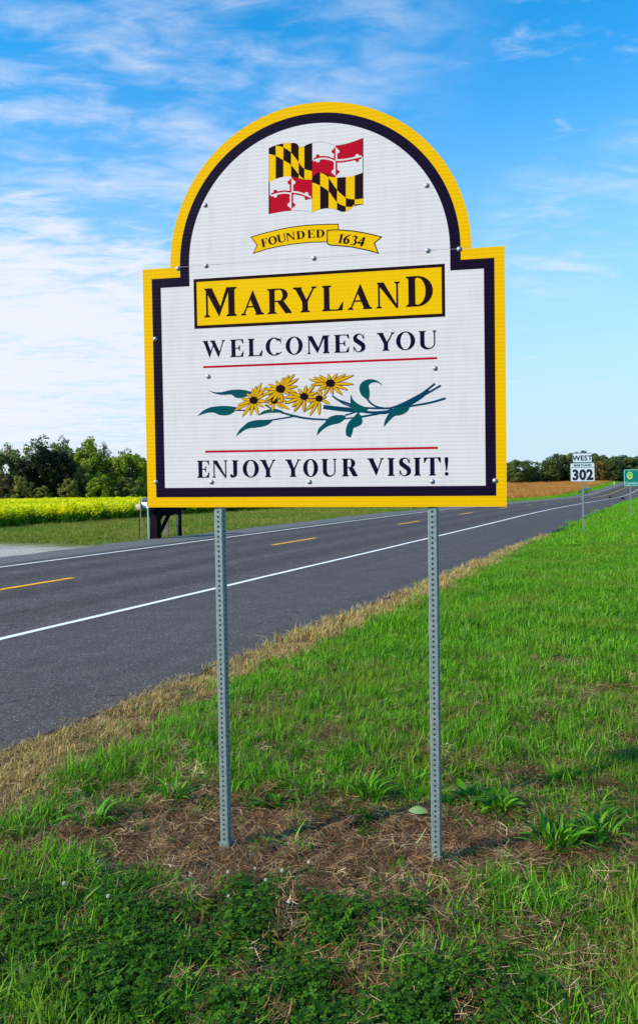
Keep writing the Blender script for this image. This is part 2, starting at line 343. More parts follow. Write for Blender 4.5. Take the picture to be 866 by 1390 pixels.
M['bolt'] = simple('bolt_steel', (.46, .44, .46), .45, .5, .15, 60, .1, .001)
M['alu'] = simple('bare_aluminium', (.45, .46, .47), .45, .7, .15, 20, .1, .001)

# ------------------------------------------------------------------ the welcome sign
U_ = Vector((.981047867, -.1935566545, -.0089946771)); K_ = Vector((.0022392744, -.0350919434, .9993815794)); W_ = Vector((-.1937525958, -.9804613083, -.0339934497))
O_ = Vector((-.8918, 4.0259, 1.7562)); CU, CV = .907, 1.76
sign = empty('welcome_sign', (0, 0, 0), label='large arched white welcome sign with yellow and navy border standing on two perforated steel posts', cat='sign')
mw = Matrix((U_, K_, W_)).transposed().to_4x4(); mw.translation = O_ + U_ * CU - K_ * CV; sign.matrix_world = mw
HM = np.array([[4.1545707856e-03, -9.1362950178e-05, -7.7221373561e-01], [-8.1196368230e-06, -3.9047159279e-03, 2.6910069011e+00], [1.9975278177e-04, -3.3817986042e-05, 1.0]])
def TR(x, y):   # traced artwork -> metres on the sign face
    v = HM @ (x, y, 1.0); return (v[0] / v[2], v[1] / v[2])
LAY = .22      # every printed layer lies a fraction of a millimetre above the one below
def flat(name, polys, mat, base, parent=sign):
    """flat print: list of polygons (u,v), each laid a hair above the one before"""
    from mathutils.geometry import tessellate_polygon
    vs, fs = [], []; z = base * LAY
    for p in polys:
        if isinstance(p, tuple) and p[0] == 'strip':
            _, a, b = p; n0 = len(vs)
            for q, r_ in zip(a, b): vs.append((q[0] - CU, q[1] + CV, z)); vs.append((r_[0] - CU, r_[1] + CV, z))
            for i in range(len(a) - 1): fs.append((n0 + 2 * i, n0 + 2 * i + 1, n0 + 2 * i + 3, n0 + 2 * i + 2))
        else:
            n0 = len(vs); vs += [(q[0] - CU, q[1] + CV, z) for q in p]
            fs += [tuple(n0 + i for i in t) for t in tessellate_polygon([[Vector((q[0], q[1], 0)) for q in p]])]
        z += 0.00004 * LAY
    o = mesh(name, vs, fs, mat, parent)
    o.data.update(); nz = [pl.normal.z for pl in o.data.polygons]
    import bmesh
    bm = bmesh.new(); bm.from_mesh(o.data)
    for f in bm.faces:
        f.normal_update()
        if f.normal.z < 0: f.normal_flip()
    bm.to_mesh(o.data); bm.free()
    return o
def arch_outline(m_, r, v0, v1, uc=.907, vc=1.230, n=72, lo=None):
    ul, ur = m_, 1.8147 - m_
    a0 = math.asin((v1 - vc) / r) if abs(v1 - vc) < r else 0
    pts = [(ul, v0), (ur, v0), (ur, v1)]
    for i in range(n + 1):
        t = a0 + (math.pi - 2 * a0) * i / n; pts.append((uc + r * math.cos(t), vc + r * math.sin(t)))
    pts.append((ul, v1)); return pts
SEAM = 1.229
def lower(p): return [q for q in p]
def plate(name, pts, th, mat):
    from mathutils.geometry import tessellate_polygon
    n = len(pts); v = [(a - CU, b + CV, 0) for a, b in pts] + [(a - CU, b + CV, -th) for a, b in pts]
    t = tessellate_polygon([[Vector((a, b, 0)) for a, b in pts]])
    f = [tuple(q) for q in t] + [tuple(n + i for i in q[::-1]) for q in t] + [(i, i + n, (i + 1) % n + n, (i + 1) % n) for i in range(n)]
    import bmesh
    o = mesh(name, v, f, mat, sign); bm = bmesh.new(); bm.from_mesh(o.data); bmesh.ops.recalc_face_normals(bm, faces=bm.faces); bm.to_mesh(o.data); bm.free(); return o
def half(m_, r, v0, v1, upper):
    g = .0009
    if upper:
        vb = SEAM + g; a0 = math.asin((vb - 1.230) / r)
        return [(.907 + r * math.cos(a0 + (math.pi - 2 * a0) * i / 72), 1.230 + r * math.sin(a0 + (math.pi - 2 * a0) * i / 72)) for i in range(73)]
    if v1 > SEAM - .02: return [(m_, v0), (1.8147 - m_, v0), (1.8147 - m_, SEAM - g), (m_, SEAM - g)]
    return [(m_, v0), (1.8147 - m_, v0), (1.8147 - m_, v1), (.907 + r, v1), (.907 + r, SEAM - g), (.907 - r, SEAM - g), (.907 - r, v1), (m_, v1)]
pl_ = plate('lower_panel', half(0, .755, 0, 1.228, False), .004, M['s_yellow'])
pu_ = plate('upper_panel', half(0, .755, 0, 1.228, True), .004, M['s_yellow'])
for up in (False, True): flat('navy_border', [half(.0485, .7035, .052, 1.176, up)], M['s_navy'], .0004)
for up in (False, True): flat('white_field', [half(.0975, .654, .1005, 1.128, up)], M['s_white'], .0008)
L0 = .0012
flat('headline_frame', [[(.2745, .911), (1.5355, .911), (1.5355, 1.1625), (.2745, 1.1625)]], M['ink_dark'], L0)
flat('headline_field', [[(.2905, .9265), (1.5195, .9265), (1.5195, 1.147), (.2905, 1.147)]], M['s_gold'], L0 + .0003)
flat('red_rule', [[(.317, .7095), (1.495, .7095), (1.495, .7205), (.317, .7205)]], M['ink_red'], L0)
flat('red_rule', [[(.3195, .279), (1.494, .279), (1.494, .290), (.3195, .290)]], M['ink_red'], L0)

# --- a small bold roman alphabet drawn from stems, bowls and serifs
def ring(cx, cy, a, b, ai, bi, t0, t1, n=26, sx_=0):
    A = [(cx + a * math.cos(R(t0 + (t1 - t0) * i / n)), cy + b * math.sin(R(t0 + (t1 - t0) * i / n))) for i in range(n + 1)]
    B = [(cx + sx_ + ai * math.cos(R(t0 + (t1 - t0) * i / n)), cy + bi * math.sin(R(t0 + (t1 - t0) * i / n))) for i in range(n + 1)]
    return ('strip', A, B)
def spline(P, k=7):
    P = [P[0]] + list(P) + [P[-1]]; out = []
    for i in range(1, len(P) - 2):
        for j in range(k):
            t = j / k; q = []
            for c in range(len(P[0])):
                p0, p1, p2, p3 = (P[i + e][c] for e in (-1, 0, 1, 2))
                q.append(.5 * (2 * p1 + (p2 - p0) * t + (2 * p0 - 5 * p1 + 4 * p2 - p3) * t * t + (3 * p1 - p0 - 3 * p2 + p3) * t ** 3))
            out.append(tuple(q))
    out.append(tuple(P[-2])); return out
def stroke(P, k=7):
    """P = (x, y, width) control points"""
    S_ = spline(P, k); A, B = [], []
    for i, (x, y, w_) in enumerate(S_):
        x0, y0, _ = S_[max(0, i - 1)]; x1, y1, _ = S_[min(len(S_) - 1, i + 1)]
        dx, dy = x1 - x0, y1 - y0; l = math.hypot(dx, dy) or 1; nx, ny = -dy / l, dx / l; w_ = max(w_, 1e-5)
        A.append((x + nx * w_ / 2, y + ny * w_ / 2)); B.append((x - nx * w_ / 2, y - ny * w_ / 2))
    return ('strip', A, B)
def glyph(ch, w, h, T=.20, t=.055):
    T *= h; t *= h; s = .045 * h; e = .075 * h; bk = .045 * h; out = []
    def rect(x0, y0, x1, y1): out.append([(x0, y0), (x1, y0), (x1, y1), (x0, y1)])
    def srf(x0, x1, y, up, el=None, er=None):
        el = e if el is None else el; er = e if er is None else er; k = 1 if up else -1
        out.append([(x0 - el, y), (x1 + er, y), (x1 + er, y + k * s), (x1, y + k * (s + bk)), (x0, y + k * (s + bk)), (x0 - el, y + k * s)])
    def stem(x0, x1, bot=True, top=True):
        rect(x0, 0, x1, h)
        if bot: srf(x0, x1, 0, True)
        if top: srf(x0, x1, h, False)
    def isect(p, q, a, b):
        d = (q[0] - p[0]) * (b[1] - a[1]) - (q[1] - p[1]) * (b[0] - a[0]); k = ((a[0] - p[0]) * (b[1] - a[1]) - (a[1] - p[1]) * (b[0] - a[0])) / d
        return (p[0] + k * (q[0] - p[0]), p[1] + k * (q[1] - p[1]))
    def vee(xl, xr, xv, y0, y1, TT, tt):   # point at (xv,y0), arms to y1; thick left arm for a V, thin right arm
        i_ = isect((xl + TT, y1), (xv + TT, y0), (xv, y0), (xr, y1))
        out.append([(xl, y1), (xl + TT, y1), i_, (xv, y0)])
        out.append([(xr - tt, y1), (xr, y1), (xv, y0), (i_[0] - tt, i_[1])])
    if ch == 'I': stem(w / 2 - T / 2, w / 2 + T / 2)
    elif ch == 'L':
        stem(e, e + T); rect(e, 0, w - s, s * 1.3); out.append([(w, .33 * h), (w - s, .33 * h), (w - .22 * h, s), (w - .04 * h, 0)])
    elif ch in 'EF':
        stem(e, e + T, ch == 'F' or True); rect(e, h - s * 1.3, w - .03 * h, h); out.append([(w - .05 * h, h), (w - .02 * h, h), (w - .01 * h, .72 * h), (w - .035 * h, .72 * h), (w - .16 * h, h - s)])
        rect(e + T, .5 * h - s * .6, w * .66, .5 * h + s * .7); out.append([(w * .70, .34 * h), (w * .73, .34 * h), (w * .73, .68 * h), (w * .70, .68 * h), (w * .58, .5 * h)])
        if ch == 'E': rect(e, 0, w - .03 * h, s * 1.3); out.append([(w, .31 * h), (w - s, .31 * h), (w - .2 * h, s), (w - .04 * h, 0)])
    elif ch == 'T':
        stem(w / 2 - T / 2, w / 2 + T / 2, True, False); rect(s, h - s * 1.3, w - s, h)
        out.append([(0, h), (s * .8, h), (.19 * h, h - s), (s * .9, .7 * h), (0, .7 * h)]); out.append([(w, h), (w, .7 * h), (w - s * .9, .7 * h), (w - .19 * h, h - s), (w - s * .8, h)])
    elif ch == 'O': out.append(ring(w / 2, h / 2, w / 2, h * .515, w / 2 - T * 1.02, h * .515 - t * .8, 0, 360, 44))
    elif ch == 'D':
        stem(e, e + T, True, True); cx = max(w * .42, e + T * .8); rect(e, 0, cx, s * 1.3); rect(e, h - s * 1.3, cx, h)
        out.append(ring(cx, h / 2, w - cx, h / 2, w - cx - T * 1.05, h / 2 - s * 1.3, -90, 90))
    elif ch == 'R':
        stem(e, e + T, True, True); cx = w * .5; rect(e, h - s * 1.3, cx, h); rect(e, .47 * h, cx, .47 * h + s * 1.2)
        out.append(ring(cx, .735 * h, w * .34, .265 * h, w * .34 - T * .95, .265 * h - s * 1.2, -90, 90))
        out.append([(w * .40, .48 * h), (w * .40 + T * 1.15, .5 * h), (w - .01 * h, s), (w - .01 * h, 0), (w - T * 1.15, 0)])
    elif ch == 'N':
        rect(e, 0, e + t, h); srf(e, e + t, 0, True, e * .9, e * .9); rect(w - e - t, 0, w - e, h); srf(w - e - t, w - e, h, False, e * .9, e * .9)
        out.append([(0, h), (e + T * .95, h), (w - e, .02 * h), (w - e, -.02 * h), (w - e - t, -.02 * h), (e * .6, h - s)])
    elif ch == 'M':
        rect(e, 0, e + t, h); srf(e, e + t, 0, True, e * .9, e * .9); stem(w - e - T, w - e); mxx = .46 * w
        i_ = isect((e + T * .95, h), (mxx + T * .95, 0), (mxx, 0), (w - e - T, h))
        out.append([(0, h), (e + T * .95, h), i_, (mxx, 0), (e * .8, h - s * 1.6)]); out.append([(w - e - T - t * .9, h), (w - e - T + t, h), (mxx, 0), (i_[0] - t, i_[1])])
    elif ch == 'A':
        a = .5 * w; ap = a + .02 * w; TT = T * 1.12; br = w - .055 * h; bl = .07 * h
        i_ = isect((ap - TT, h), (br - TT, 0), (ap, h), (bl, 0)); out.append([(ap, h * 1.01), (br, 0), (br - TT, 0), i_])
        out.append([(bl, 0), (bl + t, 0), (i_[0] + t, i_[1]), i_]); srf(bl, bl + t, 0, True, e * .9, e * 1.1); srf(br - TT, br, 0, True, e * .8, e * .6)
        rect(w * .24, .33 * h - s * .6, w * .68, .33 * h + s * .8)
    elif ch == 'V':
        vee(.05 * h, w - .07 * h, w * .53, -.01 * h, h, T * 1.12, t); srf(.05 * h, .05 * h + T * 1.12, h, False, e * .7, e * .8); srf(w - .07 * h - t, w - .07 * h, h, False, e * 1.1, e * .8)
    elif ch == 'W':
        m_ = w * .54
        vee(.04 * h, m_ + .03 * h, w * .30, -.01 * h, h, T * .95, t); vee(w * .36, w - .06 * h, w * .70, -.01 * h, h, T * .95, t)
        srf(.04 * h, .04 * h + T * .95, h, False, e * .6, e * .7); srf(w * .36, w * .36 + T * .95, h, False, e * .6, e * .7); srf(w - .06 * h - t, w - .06 * h, h, False, e, e * .8)
    elif ch == 'Y':
        cx = w * .5; rect(cx - T / 2, 0, cx + T / 2, .46 * h); srf(cx - T / 2, cx + T / 2, 0, True)
        out.append([(.05 * h, h), (.05 * h + T * 1.12, h), (cx + T * .32, .47 * h), (cx + T / 2, .40 * h), (cx - T / 2, .40 * h)]); out.append([(w - .07 * h - t, h), (w - .07 * h, h), (cx + T / 2, .42 * h), (cx + T * .12, .45 * h)])
        srf(.05 * h, .05 * h + T * 1.12, h, False, e * .7, e * .7); srf(w - .07 * h - t, w - .07 * h, h, False, e, e * .8)
    elif ch == 'U':
        x0, x1 = e, w - e; yb = .32 * h; rect(x0, yb, x0 + T, h); rect(x1 - t, yb, x1, h); srf(x0, x0 + T, h, False); srf(x1 - t, x1, h, False)
        cx = (x0 + x1) / 2; a = (x1 - x0) / 2; A, B = [], []
        for i in range(25):
            g_ = math.pi + math.pi * i / 24; ca, sa = math.cos(g_), math.sin(g_); A.append((cx + a * ca, yb + (yb + .02 * h) * sa))
            li_, ri_ = x0 + T, x1 - t; ci = (li_ + ri_) / 2; ai = (ri_ - li_) / 2; B.append((ci + ai * ca, yb + (yb - .07 * h) * sa))
        out.append(('strip', A, B))
    elif ch == 'J':
        xr = w - e; rect(xr - T, .24 * h, xr, h); srf(xr - T, xr, h, False)
        out.append(stroke([(xr - T / 2, .26 * h, T), (xr - T * .62, .12 * h, T * .8), (xr - T * 1.2, .03 * h, T * .32), (.10 * h, .045 * h, T * .45), (.075 * h, .12 * h, T * .55)]))
        out.append(ring(.10 * h, .11 * h, .08 * h, .09 * h, 0, 0, 0, 360, 14))
    elif ch == 'C':
        out.append(ring(w * .52, h / 2, w * .52, h * .515, w * .52 - T * 1.02, h * .515 - t * .9, 42, 312, 34, .0)); rect(w - .075 * h, .66 * h, w - .045 * h, h * 1.01)
        out.append([(w - .05 * h, .66 * h), (w - .09 * h, .72 * h), (w - .2 * h, .93 * h), (w - .17 * h, .96 * h), (w - .05 * h, .86 * h)])
        out.append([(w * .80, .02 * h), (w * .97, .14 * h), (w, .18 * h), (w * .98, .20 * h), (w * .84, .12 * h), (w * .74, .06 * h)])
    elif ch == 'S':
        q = [(.86, .74, .10), (.70, .935, .07), (.45, .975, .09), (.22, .86, .22), (.24, .68, .30), (.5, .53, .30), (.79, .36, .30), (.80, .15, .24), (.55, .02, .09), (.30, .035, .07), (.09, .27, .10)]
        out.append(stroke([(x * w, y * h, d_ * h * .85) for x, y, d_ in q])); rect(.88 * w - .02 * h, .67 * h, .88 * w + .012 * h, 1.0 * h); rect(.07 * w - .01 * h, 0, .07 * w + .022 * h, .33 * h)
    elif ch == '!':
        out.append([(w * .5 - .035 * h, .27 * h), (w * .5 + .035 * h, .27 * h), (w * .5 + .105 * h, .86 * h), (w * .5 + .09 * h, .97 * h), (w * .5, 1.02 * h), (w * .5 - .09 * h, .97 * h), (w * .5 - .105 * h, .86 * h)])
        out.append(ring(w / 2, .09 * h, .105 * h, .105 * h, 0, 0, 0, 360, 18))
    elif ch == '1':
        rect(w / 2 - T * .45, 0, w / 2 + T * .45, h); srf(w / 2 - T * .45, w / 2 + T * .45, 0, True); out.append([(w / 2 - T * .45, h * .93), (w / 2, h), (w / 2 - T * .45, .86 * h), (w / 2 - T * 1.5, .84 * h), (w / 2 - T * 1.5, .87 * h)])
    elif ch == '6':
        out.append(ring(w / 2, .31 * h, w / 2, .32 * h, w / 2 - T * .95, .32 * h - t, 0, 360, 26)); out.append(stroke([(.10 * w, .36 * h, T * .95), (.2 * w, .66 * h, T * .8), (.5 * w, .88 * h, T * .5), (.92 * w, 1.0 * h, t * .6)]))
    elif ch == '3':
        q = [(.10, .80, .06), (.30, .96, .12), (.62, .94, .2), (.74, .78, .24), (.62, .62, .14), (.40, .54, .05)]; out.append(stroke([(x * w, y * h, d_ * h) for x, y, d_ in q]))
        q = [(.42, .55, .05), (.72, .48, .18), (.84, .28, .26), (.66, .07, .18), (.36, .02, .08), (.10, .09, .12)]; out.append(stroke([(x * w, y * h, d_ * h) for x, y, d_ in q]))
    elif ch == '4':
        rect(.56 * w, 0, .56 * w + T * .9, h); rect(.02 * w, .24 * h, w, .24 * h + T * .62); out.append([(.02 * w, .25 * h), (.02 * w + t * 1.5, .25 * h), (.62 * w, .92 * h), (.62 * w, h)])
    return out
def place(polys, f):
    r = []
    for p in polys:
        if isinstance(p, tuple): r.append(('strip', [f(*q) for q in p[1]], [f(*q) for q in p[2]]))
        else: r.append([f(*q) for q in p])
    return r
def word(name, letters, mat, T=.2):
    for ch, x0, x1, y0, y1 in letters: flat(name, place(glyph(ch, x1 - x0, y1 - y0, T + .03, .072), lambda a, b, x0=x0, y0=y0: (x0 + a, y0 + b)), mat, L0 + .0007)
word('headline_letter', [(c, a, b, .966, .966 + (.146 if c in 'MD' and i in (0, 7) else .125)) for i, (c, (a, b)) in enumerate(zip('MARYLAND', [(0.328, 0.501), (0.522, 0.643), (0.660, 0.785), (0.792, 0.912), (0.937, 1.044), (1.065, 1.186), (1.205, 1.321), (1.35, 1.478)]))], M['ink_dark'])
word('welcome_letter', [(c, a, b, .760, .848) for c, (a, b) in zip('WELCOMESYOU', [(0.317, 0.436), (0.462, 0.533), (0.555, 0.631), (0.647, 0.731), (0.75, 0.837), (0.859, 0.972), (0.995, 1.07), (1.087, 1.15), (1.206, 1.293), (1.299, 1.391), (1.408, 1.493)])], M['ink_navy'], .21)
word('visit_letter', [(c, a, b, .151, .239) for c, (a, b) in zip('ENJOYYOURVISIT!', [(0.274, 0.34), (0.355, 0.436), (0.448, 0.494), (0.516, 0.601), (0.607, 0.689), (0.738, 0.817), (0.829, 0.905), (0.922, 0.999), (1.025, 1.104), (1.151, 1.233), (1.245, 1.290), (1.304, 1.364), (1.376, 1.413), (1.426, 1.507), (1.521, 1.547)])], M['ink_navy'], .21)

# --- founding ribbon (traced)
def ZR(x, y): return TR(335 + x / 4.558, 295 + y / 4.558)
top1 = [ZR(*p) for p in spline([(28, 122), (90, 103), (150, 88), (225, 71), (300, 58), (380, 49), (450, 45), (520, 43), (566, 43)], 4)]
bot1 = [ZR(*p) for p in spline([(42, 223), (110, 201), (180, 184), (250, 171), (320, 162), (400, 155), (499, 152)], 4)]
def grow(poly, g):
    """offset a closed outline outwards by g metres"""
    n = len(poly); area = sum(poly[i][0] * poly[(i + 1) % n][1] - poly[(i + 1) % n][0] * poly[i][1] for i in range(n)); sg = 1 if area > 0 else -1
    o_ = []
    for i in range(n):
        p0, p, p1 = Vector(poly[i - 1]), Vector(poly[i]), Vector(poly[(i + 1) % n]); a = (p - p0).normalized(); b = (p1 - p).normalized()
        na = Vector((a.y, -a.x)) * sg; nb = Vector((b.y, -b.x)) * sg; k = na + nb
        k = k.normalized() / max(.45, math.cos(na.angle(nb, 0) / 2)) if k.length > .2 else na
        o_.append(tuple(p + k * g))
    return o_
rib_left = top1 + [ZR(566, 78), ZR(499, 90)] + bot1[::-1] + [ZR(65, 172)]
rib_right = [ZR(*p) for p in [(499, 82), (540, 78), (600, 80), (660, 86), (720, 96), (780, 109), (832, 122), (788, 160), (812, 221), (760, 206), (700, 193), (640, 182), (570, 175), (512, 171), (500, 163), (498, 140)]]
fold = [ZR(*p) for p in [(566, 43), (566, 78), (535, 76), (500, 80), (512, 66), (535, 55)]]
flat('ribbon_outline', [grow(rib_left, .0022), grow(fold, .0022)], M['ink_dark'], L0)
flat('ribbon_field', [grow(rib_left, -.0022), grow(fold, -.0022)], M['s_gold'], L0 + .0003)
flat('ribbon_outline', [grow(rib_right, .0030)], M['ink_dark'], L0 + .0005); flat('ribbon_field', [grow(rib_right, -.0022)], M['s_gold'], L0 + .0006)
for ch, zx, zy, ang, wd in [('F', 111, 157, 14, .034), ('O', 160, 143, 13, .046), ('U', 215, 130, 12, .044), ('N', 271, 119, 10, .044), ('D', 334, 109, 8, .042), ('E', 398, 103, 6, .036), ('D', 455, 100, 4, .042), ('1', 582, 132, -6, .026), ('6', 619, 137, -8, .032), ('3', 663, 144, -10, .032), ('4', 707, 150, -11, .036)]:
    c = ZR(zx, zy); h_ = .040 if ch in 'FOUNDE' else .044; a_ = R(ang - 3.0 + (0 if ch in 'FOUNDE' else 3)); it = 0 if ch in 'FOUNDE' else .18
    flat('ribbon_letter', place(glyph(ch, wd, h_, 0.30, .12), lambda a, b, c=c, wd=wd, h_=h_, a_=a_, it=it: (c[0] + (a - wd / 2 + it * (b - h_ / 2)) * math.cos(a_) - (b - h_ / 2) * math.sin(a_), c[1] + (a - wd / 2) * math.sin(a_) + (b - h_ / 2) * math.cos(a_))), M['ink_dark'], L0 + .0009)

# --- rippled four-quarter flag (traced)
def ZF(x, y): return TR(340 + x / 4.811, 180 + y / 4.811)
def curve(pts):
    S_ = spline(pts, 6); xs = [p[0] for p in S_]; ys = [p[1] for p in S_]; return lambda x: float(np.interp(x, xs, ys))
def colstrip(x0, x1, f, g, n=8):
    xs = [x0 + (x1 - x0) * i / n for i in range(n + 1)]; return ('strip', [ZF(x, f(x)) for x in xs], [ZF(x, g(x)) for x in xs])
t1 = curve([(120, 103), (165, 84), (215, 72), (265, 69), (300, 72), (318, 92), (335, 98), (365, 82), (403, 68)])
b1 = curve([(125, 325), (165, 303), (215, 289), (265, 287), (310, 296), (350, 306), (403, 307)])
u1 = curve([(110, 70), (120, 80), (165, 84), (215, 97), (265, 130), (315, 195), (350, 235), (403, 252)])
l1 = curve([(120, 138), (165, 152), (215, 180), (265, 212), (315, 272), (350, 303), (403, 318)])
t4 = curve([(403, 300), (425, 275), (455, 262), (505, 283), (560, 293), (620, 290), (680, 280), (735, 262)])
b4 = curve([(403, 520), (455, 500), (510, 493), (565, 503), (605, 517), (650, 500), (680, 478), (735, 468)])
u4 = curve([(403, 255), (455, 262), (505, 290), (560, 368), (622, 425), (680, 436), (735, 430)])
l4 = curve([(403, 325), (455, 346), (510, 384), (565, 455), (622, 482), (660, 484), (680, 470), (735, 466)])
t2 = curve([(403, 68), (440, 62), (500, 67), (555, 85), (640, 70), (730, 38)]); b2 = curve([(403, 290), (440, 262), (490, 270), (560, 293), (650, 288), (732, 262)])
b3 = curve([(128, 530), (200, 516), (270, 508), (330, 510), (403, 520)])
gold, dark, red, whi, edge = [], [], [], [], []
def mx2(f, g): return lambda x: max(f(x), g(x))
def mn2(f, g): return lambda x: min(f(x), g(x))
def paly(cols, t, b, u, l):
    for i, (x0, x1) in enumerate(cols):
        gold.append(colstrip(x0, x1, t, b)); U2 = lambda x: min(max(u(x), t(x)), b(x)); L2 = lambda x: min(max(l(x), t(x)), b(x))
        if i % 2 == 0: dark.append(colstrip(x0, x1, U2, L2))
        else: dark.append(colstrip(x0, x1, t, U2)); dark.append(colstrip(x0, x1, L2, b))
paly([(121, 165), (165, 215), (215, 265), (265, 315), (315, 352), (352, 402)], t1, b1, u1, l1)
paly([(404, 455), (455, 510), (510, 565), (565, 622), (622, 680), (680, 735)], t4, b4, u4, l4)
def circ(cx, cy, r): return ring(*((0, 0)), 1, 1, 0, 0, 0, 360, 16) and [ZF(cx + r * math.cos(2 * math.pi * i / 14), cy + r * math.sin(2 * math.pi * i / 14)) for i in range(14)]
def cross(x0, x1, xc, t, b, mid):
    whi.append(colstrip(x0, xc, t, mid)); whi.append(colstrip(xc, x1, mid, b)); red.append(colstrip(xc, x1, t, mid)); red.append(colstrip(x0, xc, mid, b))
    hw = 11; r = 13
    def arm(xa, xb, ya, yb, dst): dst.append(colstrip(xa, xb, ya, yb, 6))
    tt_, bb_ = t(xc), b(xc)
    A1, A2 = [], []
    # vertical arm: left half counter to the white upper / red lower quarter, right half the opposite
    A1.append(colstrip(xc - hw, xc, lambda x: tt_ + 14, mid, 4)); A2.append(colstrip(xc, xc + hw, lambda x: tt_ + 14, mid, 4))
    A2.append(colstrip(xc - hw, xc, mid, lambda x: bb_ - 14, 4)); A1.append(colstrip(xc, xc + hw, mid, lambda x: bb_ - 14, 4))
    arm(x0 + 8, xc, lambda x: mid(x) - hw, mid, A1); arm(x0 + 8, xc, mid, lambda x: mid(x) + hw, A2)
    arm(xc, x1 - 8, lambda x: mid(x) - hw, mid, A2); arm(xc, x1 - 8, mid, lambda x: mid(x) + hw, A1)
    for sx_, sy in ((-1, 0), (1, 0), (0, -1), (0, 1)):
        if sx_:
            ex = x0 + 36 if sx_ < 0 else x1 - 36; ey = mid(ex); (A1 if sx_ < 0 else A2).append(circ(ex, ey - hw - 2, r)); (A2 if sx_ < 0 else A1).append(circ(ex, ey + hw + 2, r))
        else:
            ey = tt_ + 38 if sy < 0 else bb_ - 36; (A1 if sy < 0 else A2).append(circ(xc - hw - 2, ey, r)); (A2 if sy < 0 else A1).append(circ(xc + hw + 2, ey, r))
    return A1, A2
m2 = curve([(403, 183), (440, 168), (480, 163), (520, 170), (555, 184), (600, 184), (650, 176), (732, 158)])
m3 = curve([(128, 410), (165, 398), (215, 388), (268, 392), (310, 396), (350, 408), (403, 432)])
ra, wa = cross(404, 732, 555, t2, b2, m2); rb, wb = cross(127, 402, 268, b1, b3, m3)
flat('flag_edge', [colstrip(119.5, 403, lambda x: t1(x) - 1.6, lambda x: b3(max(x, 128)) + 1.6, 30), colstrip(403, 736.5, lambda x: t2(x) - 1.6, lambda x: b4(x) + 1.6, 30)], M['ink_dark'], L0)
for q in whi: flat('flag_white', [q], M['ink_white'], L0 + .0003)
for q in red: flat('flag_red', [q], M['ink_red'], L0 + .0006)
for q in gold: flat('flag_bar', [q], M['s_gold'], L0 + .0006)
for q in dark: flat('flag_bar', [q], M['ink_dark'], L0 + .0012)
for q in (ra, rb): flat('flag_cross_red', q, M['ink_red'], L0 + .0018)
for q in (wa, wb): flat('flag_cross_white', q, M['ink_white'], L0 + .0018 + .00002)

# --- spray of black-eyed daisies (traced)
def ZA(x, y): return TR(260 + x / 4.811, 490 + y / 4.811)
def ZB(x, y): return TR(430 + x / 4.558, 490 + y / 4.558)
def smoothpoly(f, pts, k=4): 
    q = spline(list(pts) + [pts[0]], k)[:-1]; return [f(*p) for p in q]
def st_(f, pts, scale):
    S_ = spline(pts, 6); return stroke([(*f(x, y), w_ * scale) for x, y, w_ in S_], 1)
PXM = .0037 / 4.6
lv, stems, vein = [], [], []
leafA = [[(113, 192), (160, 205), (200, 203), (250, 190), (310, 186), (360, 192), (392, 208), (360, 232), (320, 243), (285, 238), (262, 220), (200, 222), (150, 212)],
         [(40, 360), (70, 330), (115, 305), (170, 295), (240, 294), (300, 306), (270, 340), (230, 355), (180, 352), (150, 338), (100, 340)],
         [(437, 357), (460, 332), (505, 316), (550, 312), (600, 330), (560, 338), (500, 340)],
         [(290, 495), (310, 455), (340, 425), (370, 400), (420, 386), (480, 384), (530, 384), (510, 410), (470, 428), (420, 436), (370, 442), (335, 460)]]
leafB = [[(0, 462), (10, 420), (45, 385), (75, 350), (120, 334), (175, 338), (170, 362), (140, 385), (95, 395), (50, 415)],
         [(208, 474), (182, 460), (180, 420), (195, 380), (225, 350), (255, 320), (278, 350), (280, 385), (255, 405), (228, 415), (222, 440)],
         [(212, 204), (222, 235), (255, 265), (300, 285), (318, 300), (280, 318), (245, 320), (215, 290), (207, 240)],
         [(405, 160), (385, 138), (350, 133), (322, 150), (327, 190), (322, 235), (300, 232), (272, 205), (262, 165), (280, 130), (320, 113), (365, 118), (395, 138)],
         [(414, 410), (420, 370), (445, 325), (480, 290), (530, 280), (572, 284), (560, 312), (520, 335), (480, 342), (445, 375)]]
for q in leafA: lv.append([ZA(*p) for p in spline(q + [q[0]], 3)[:-1]])
for q in leafB: lv.append([ZB(*p) for p in spline(q + [q[0]], 3)[:-1]])
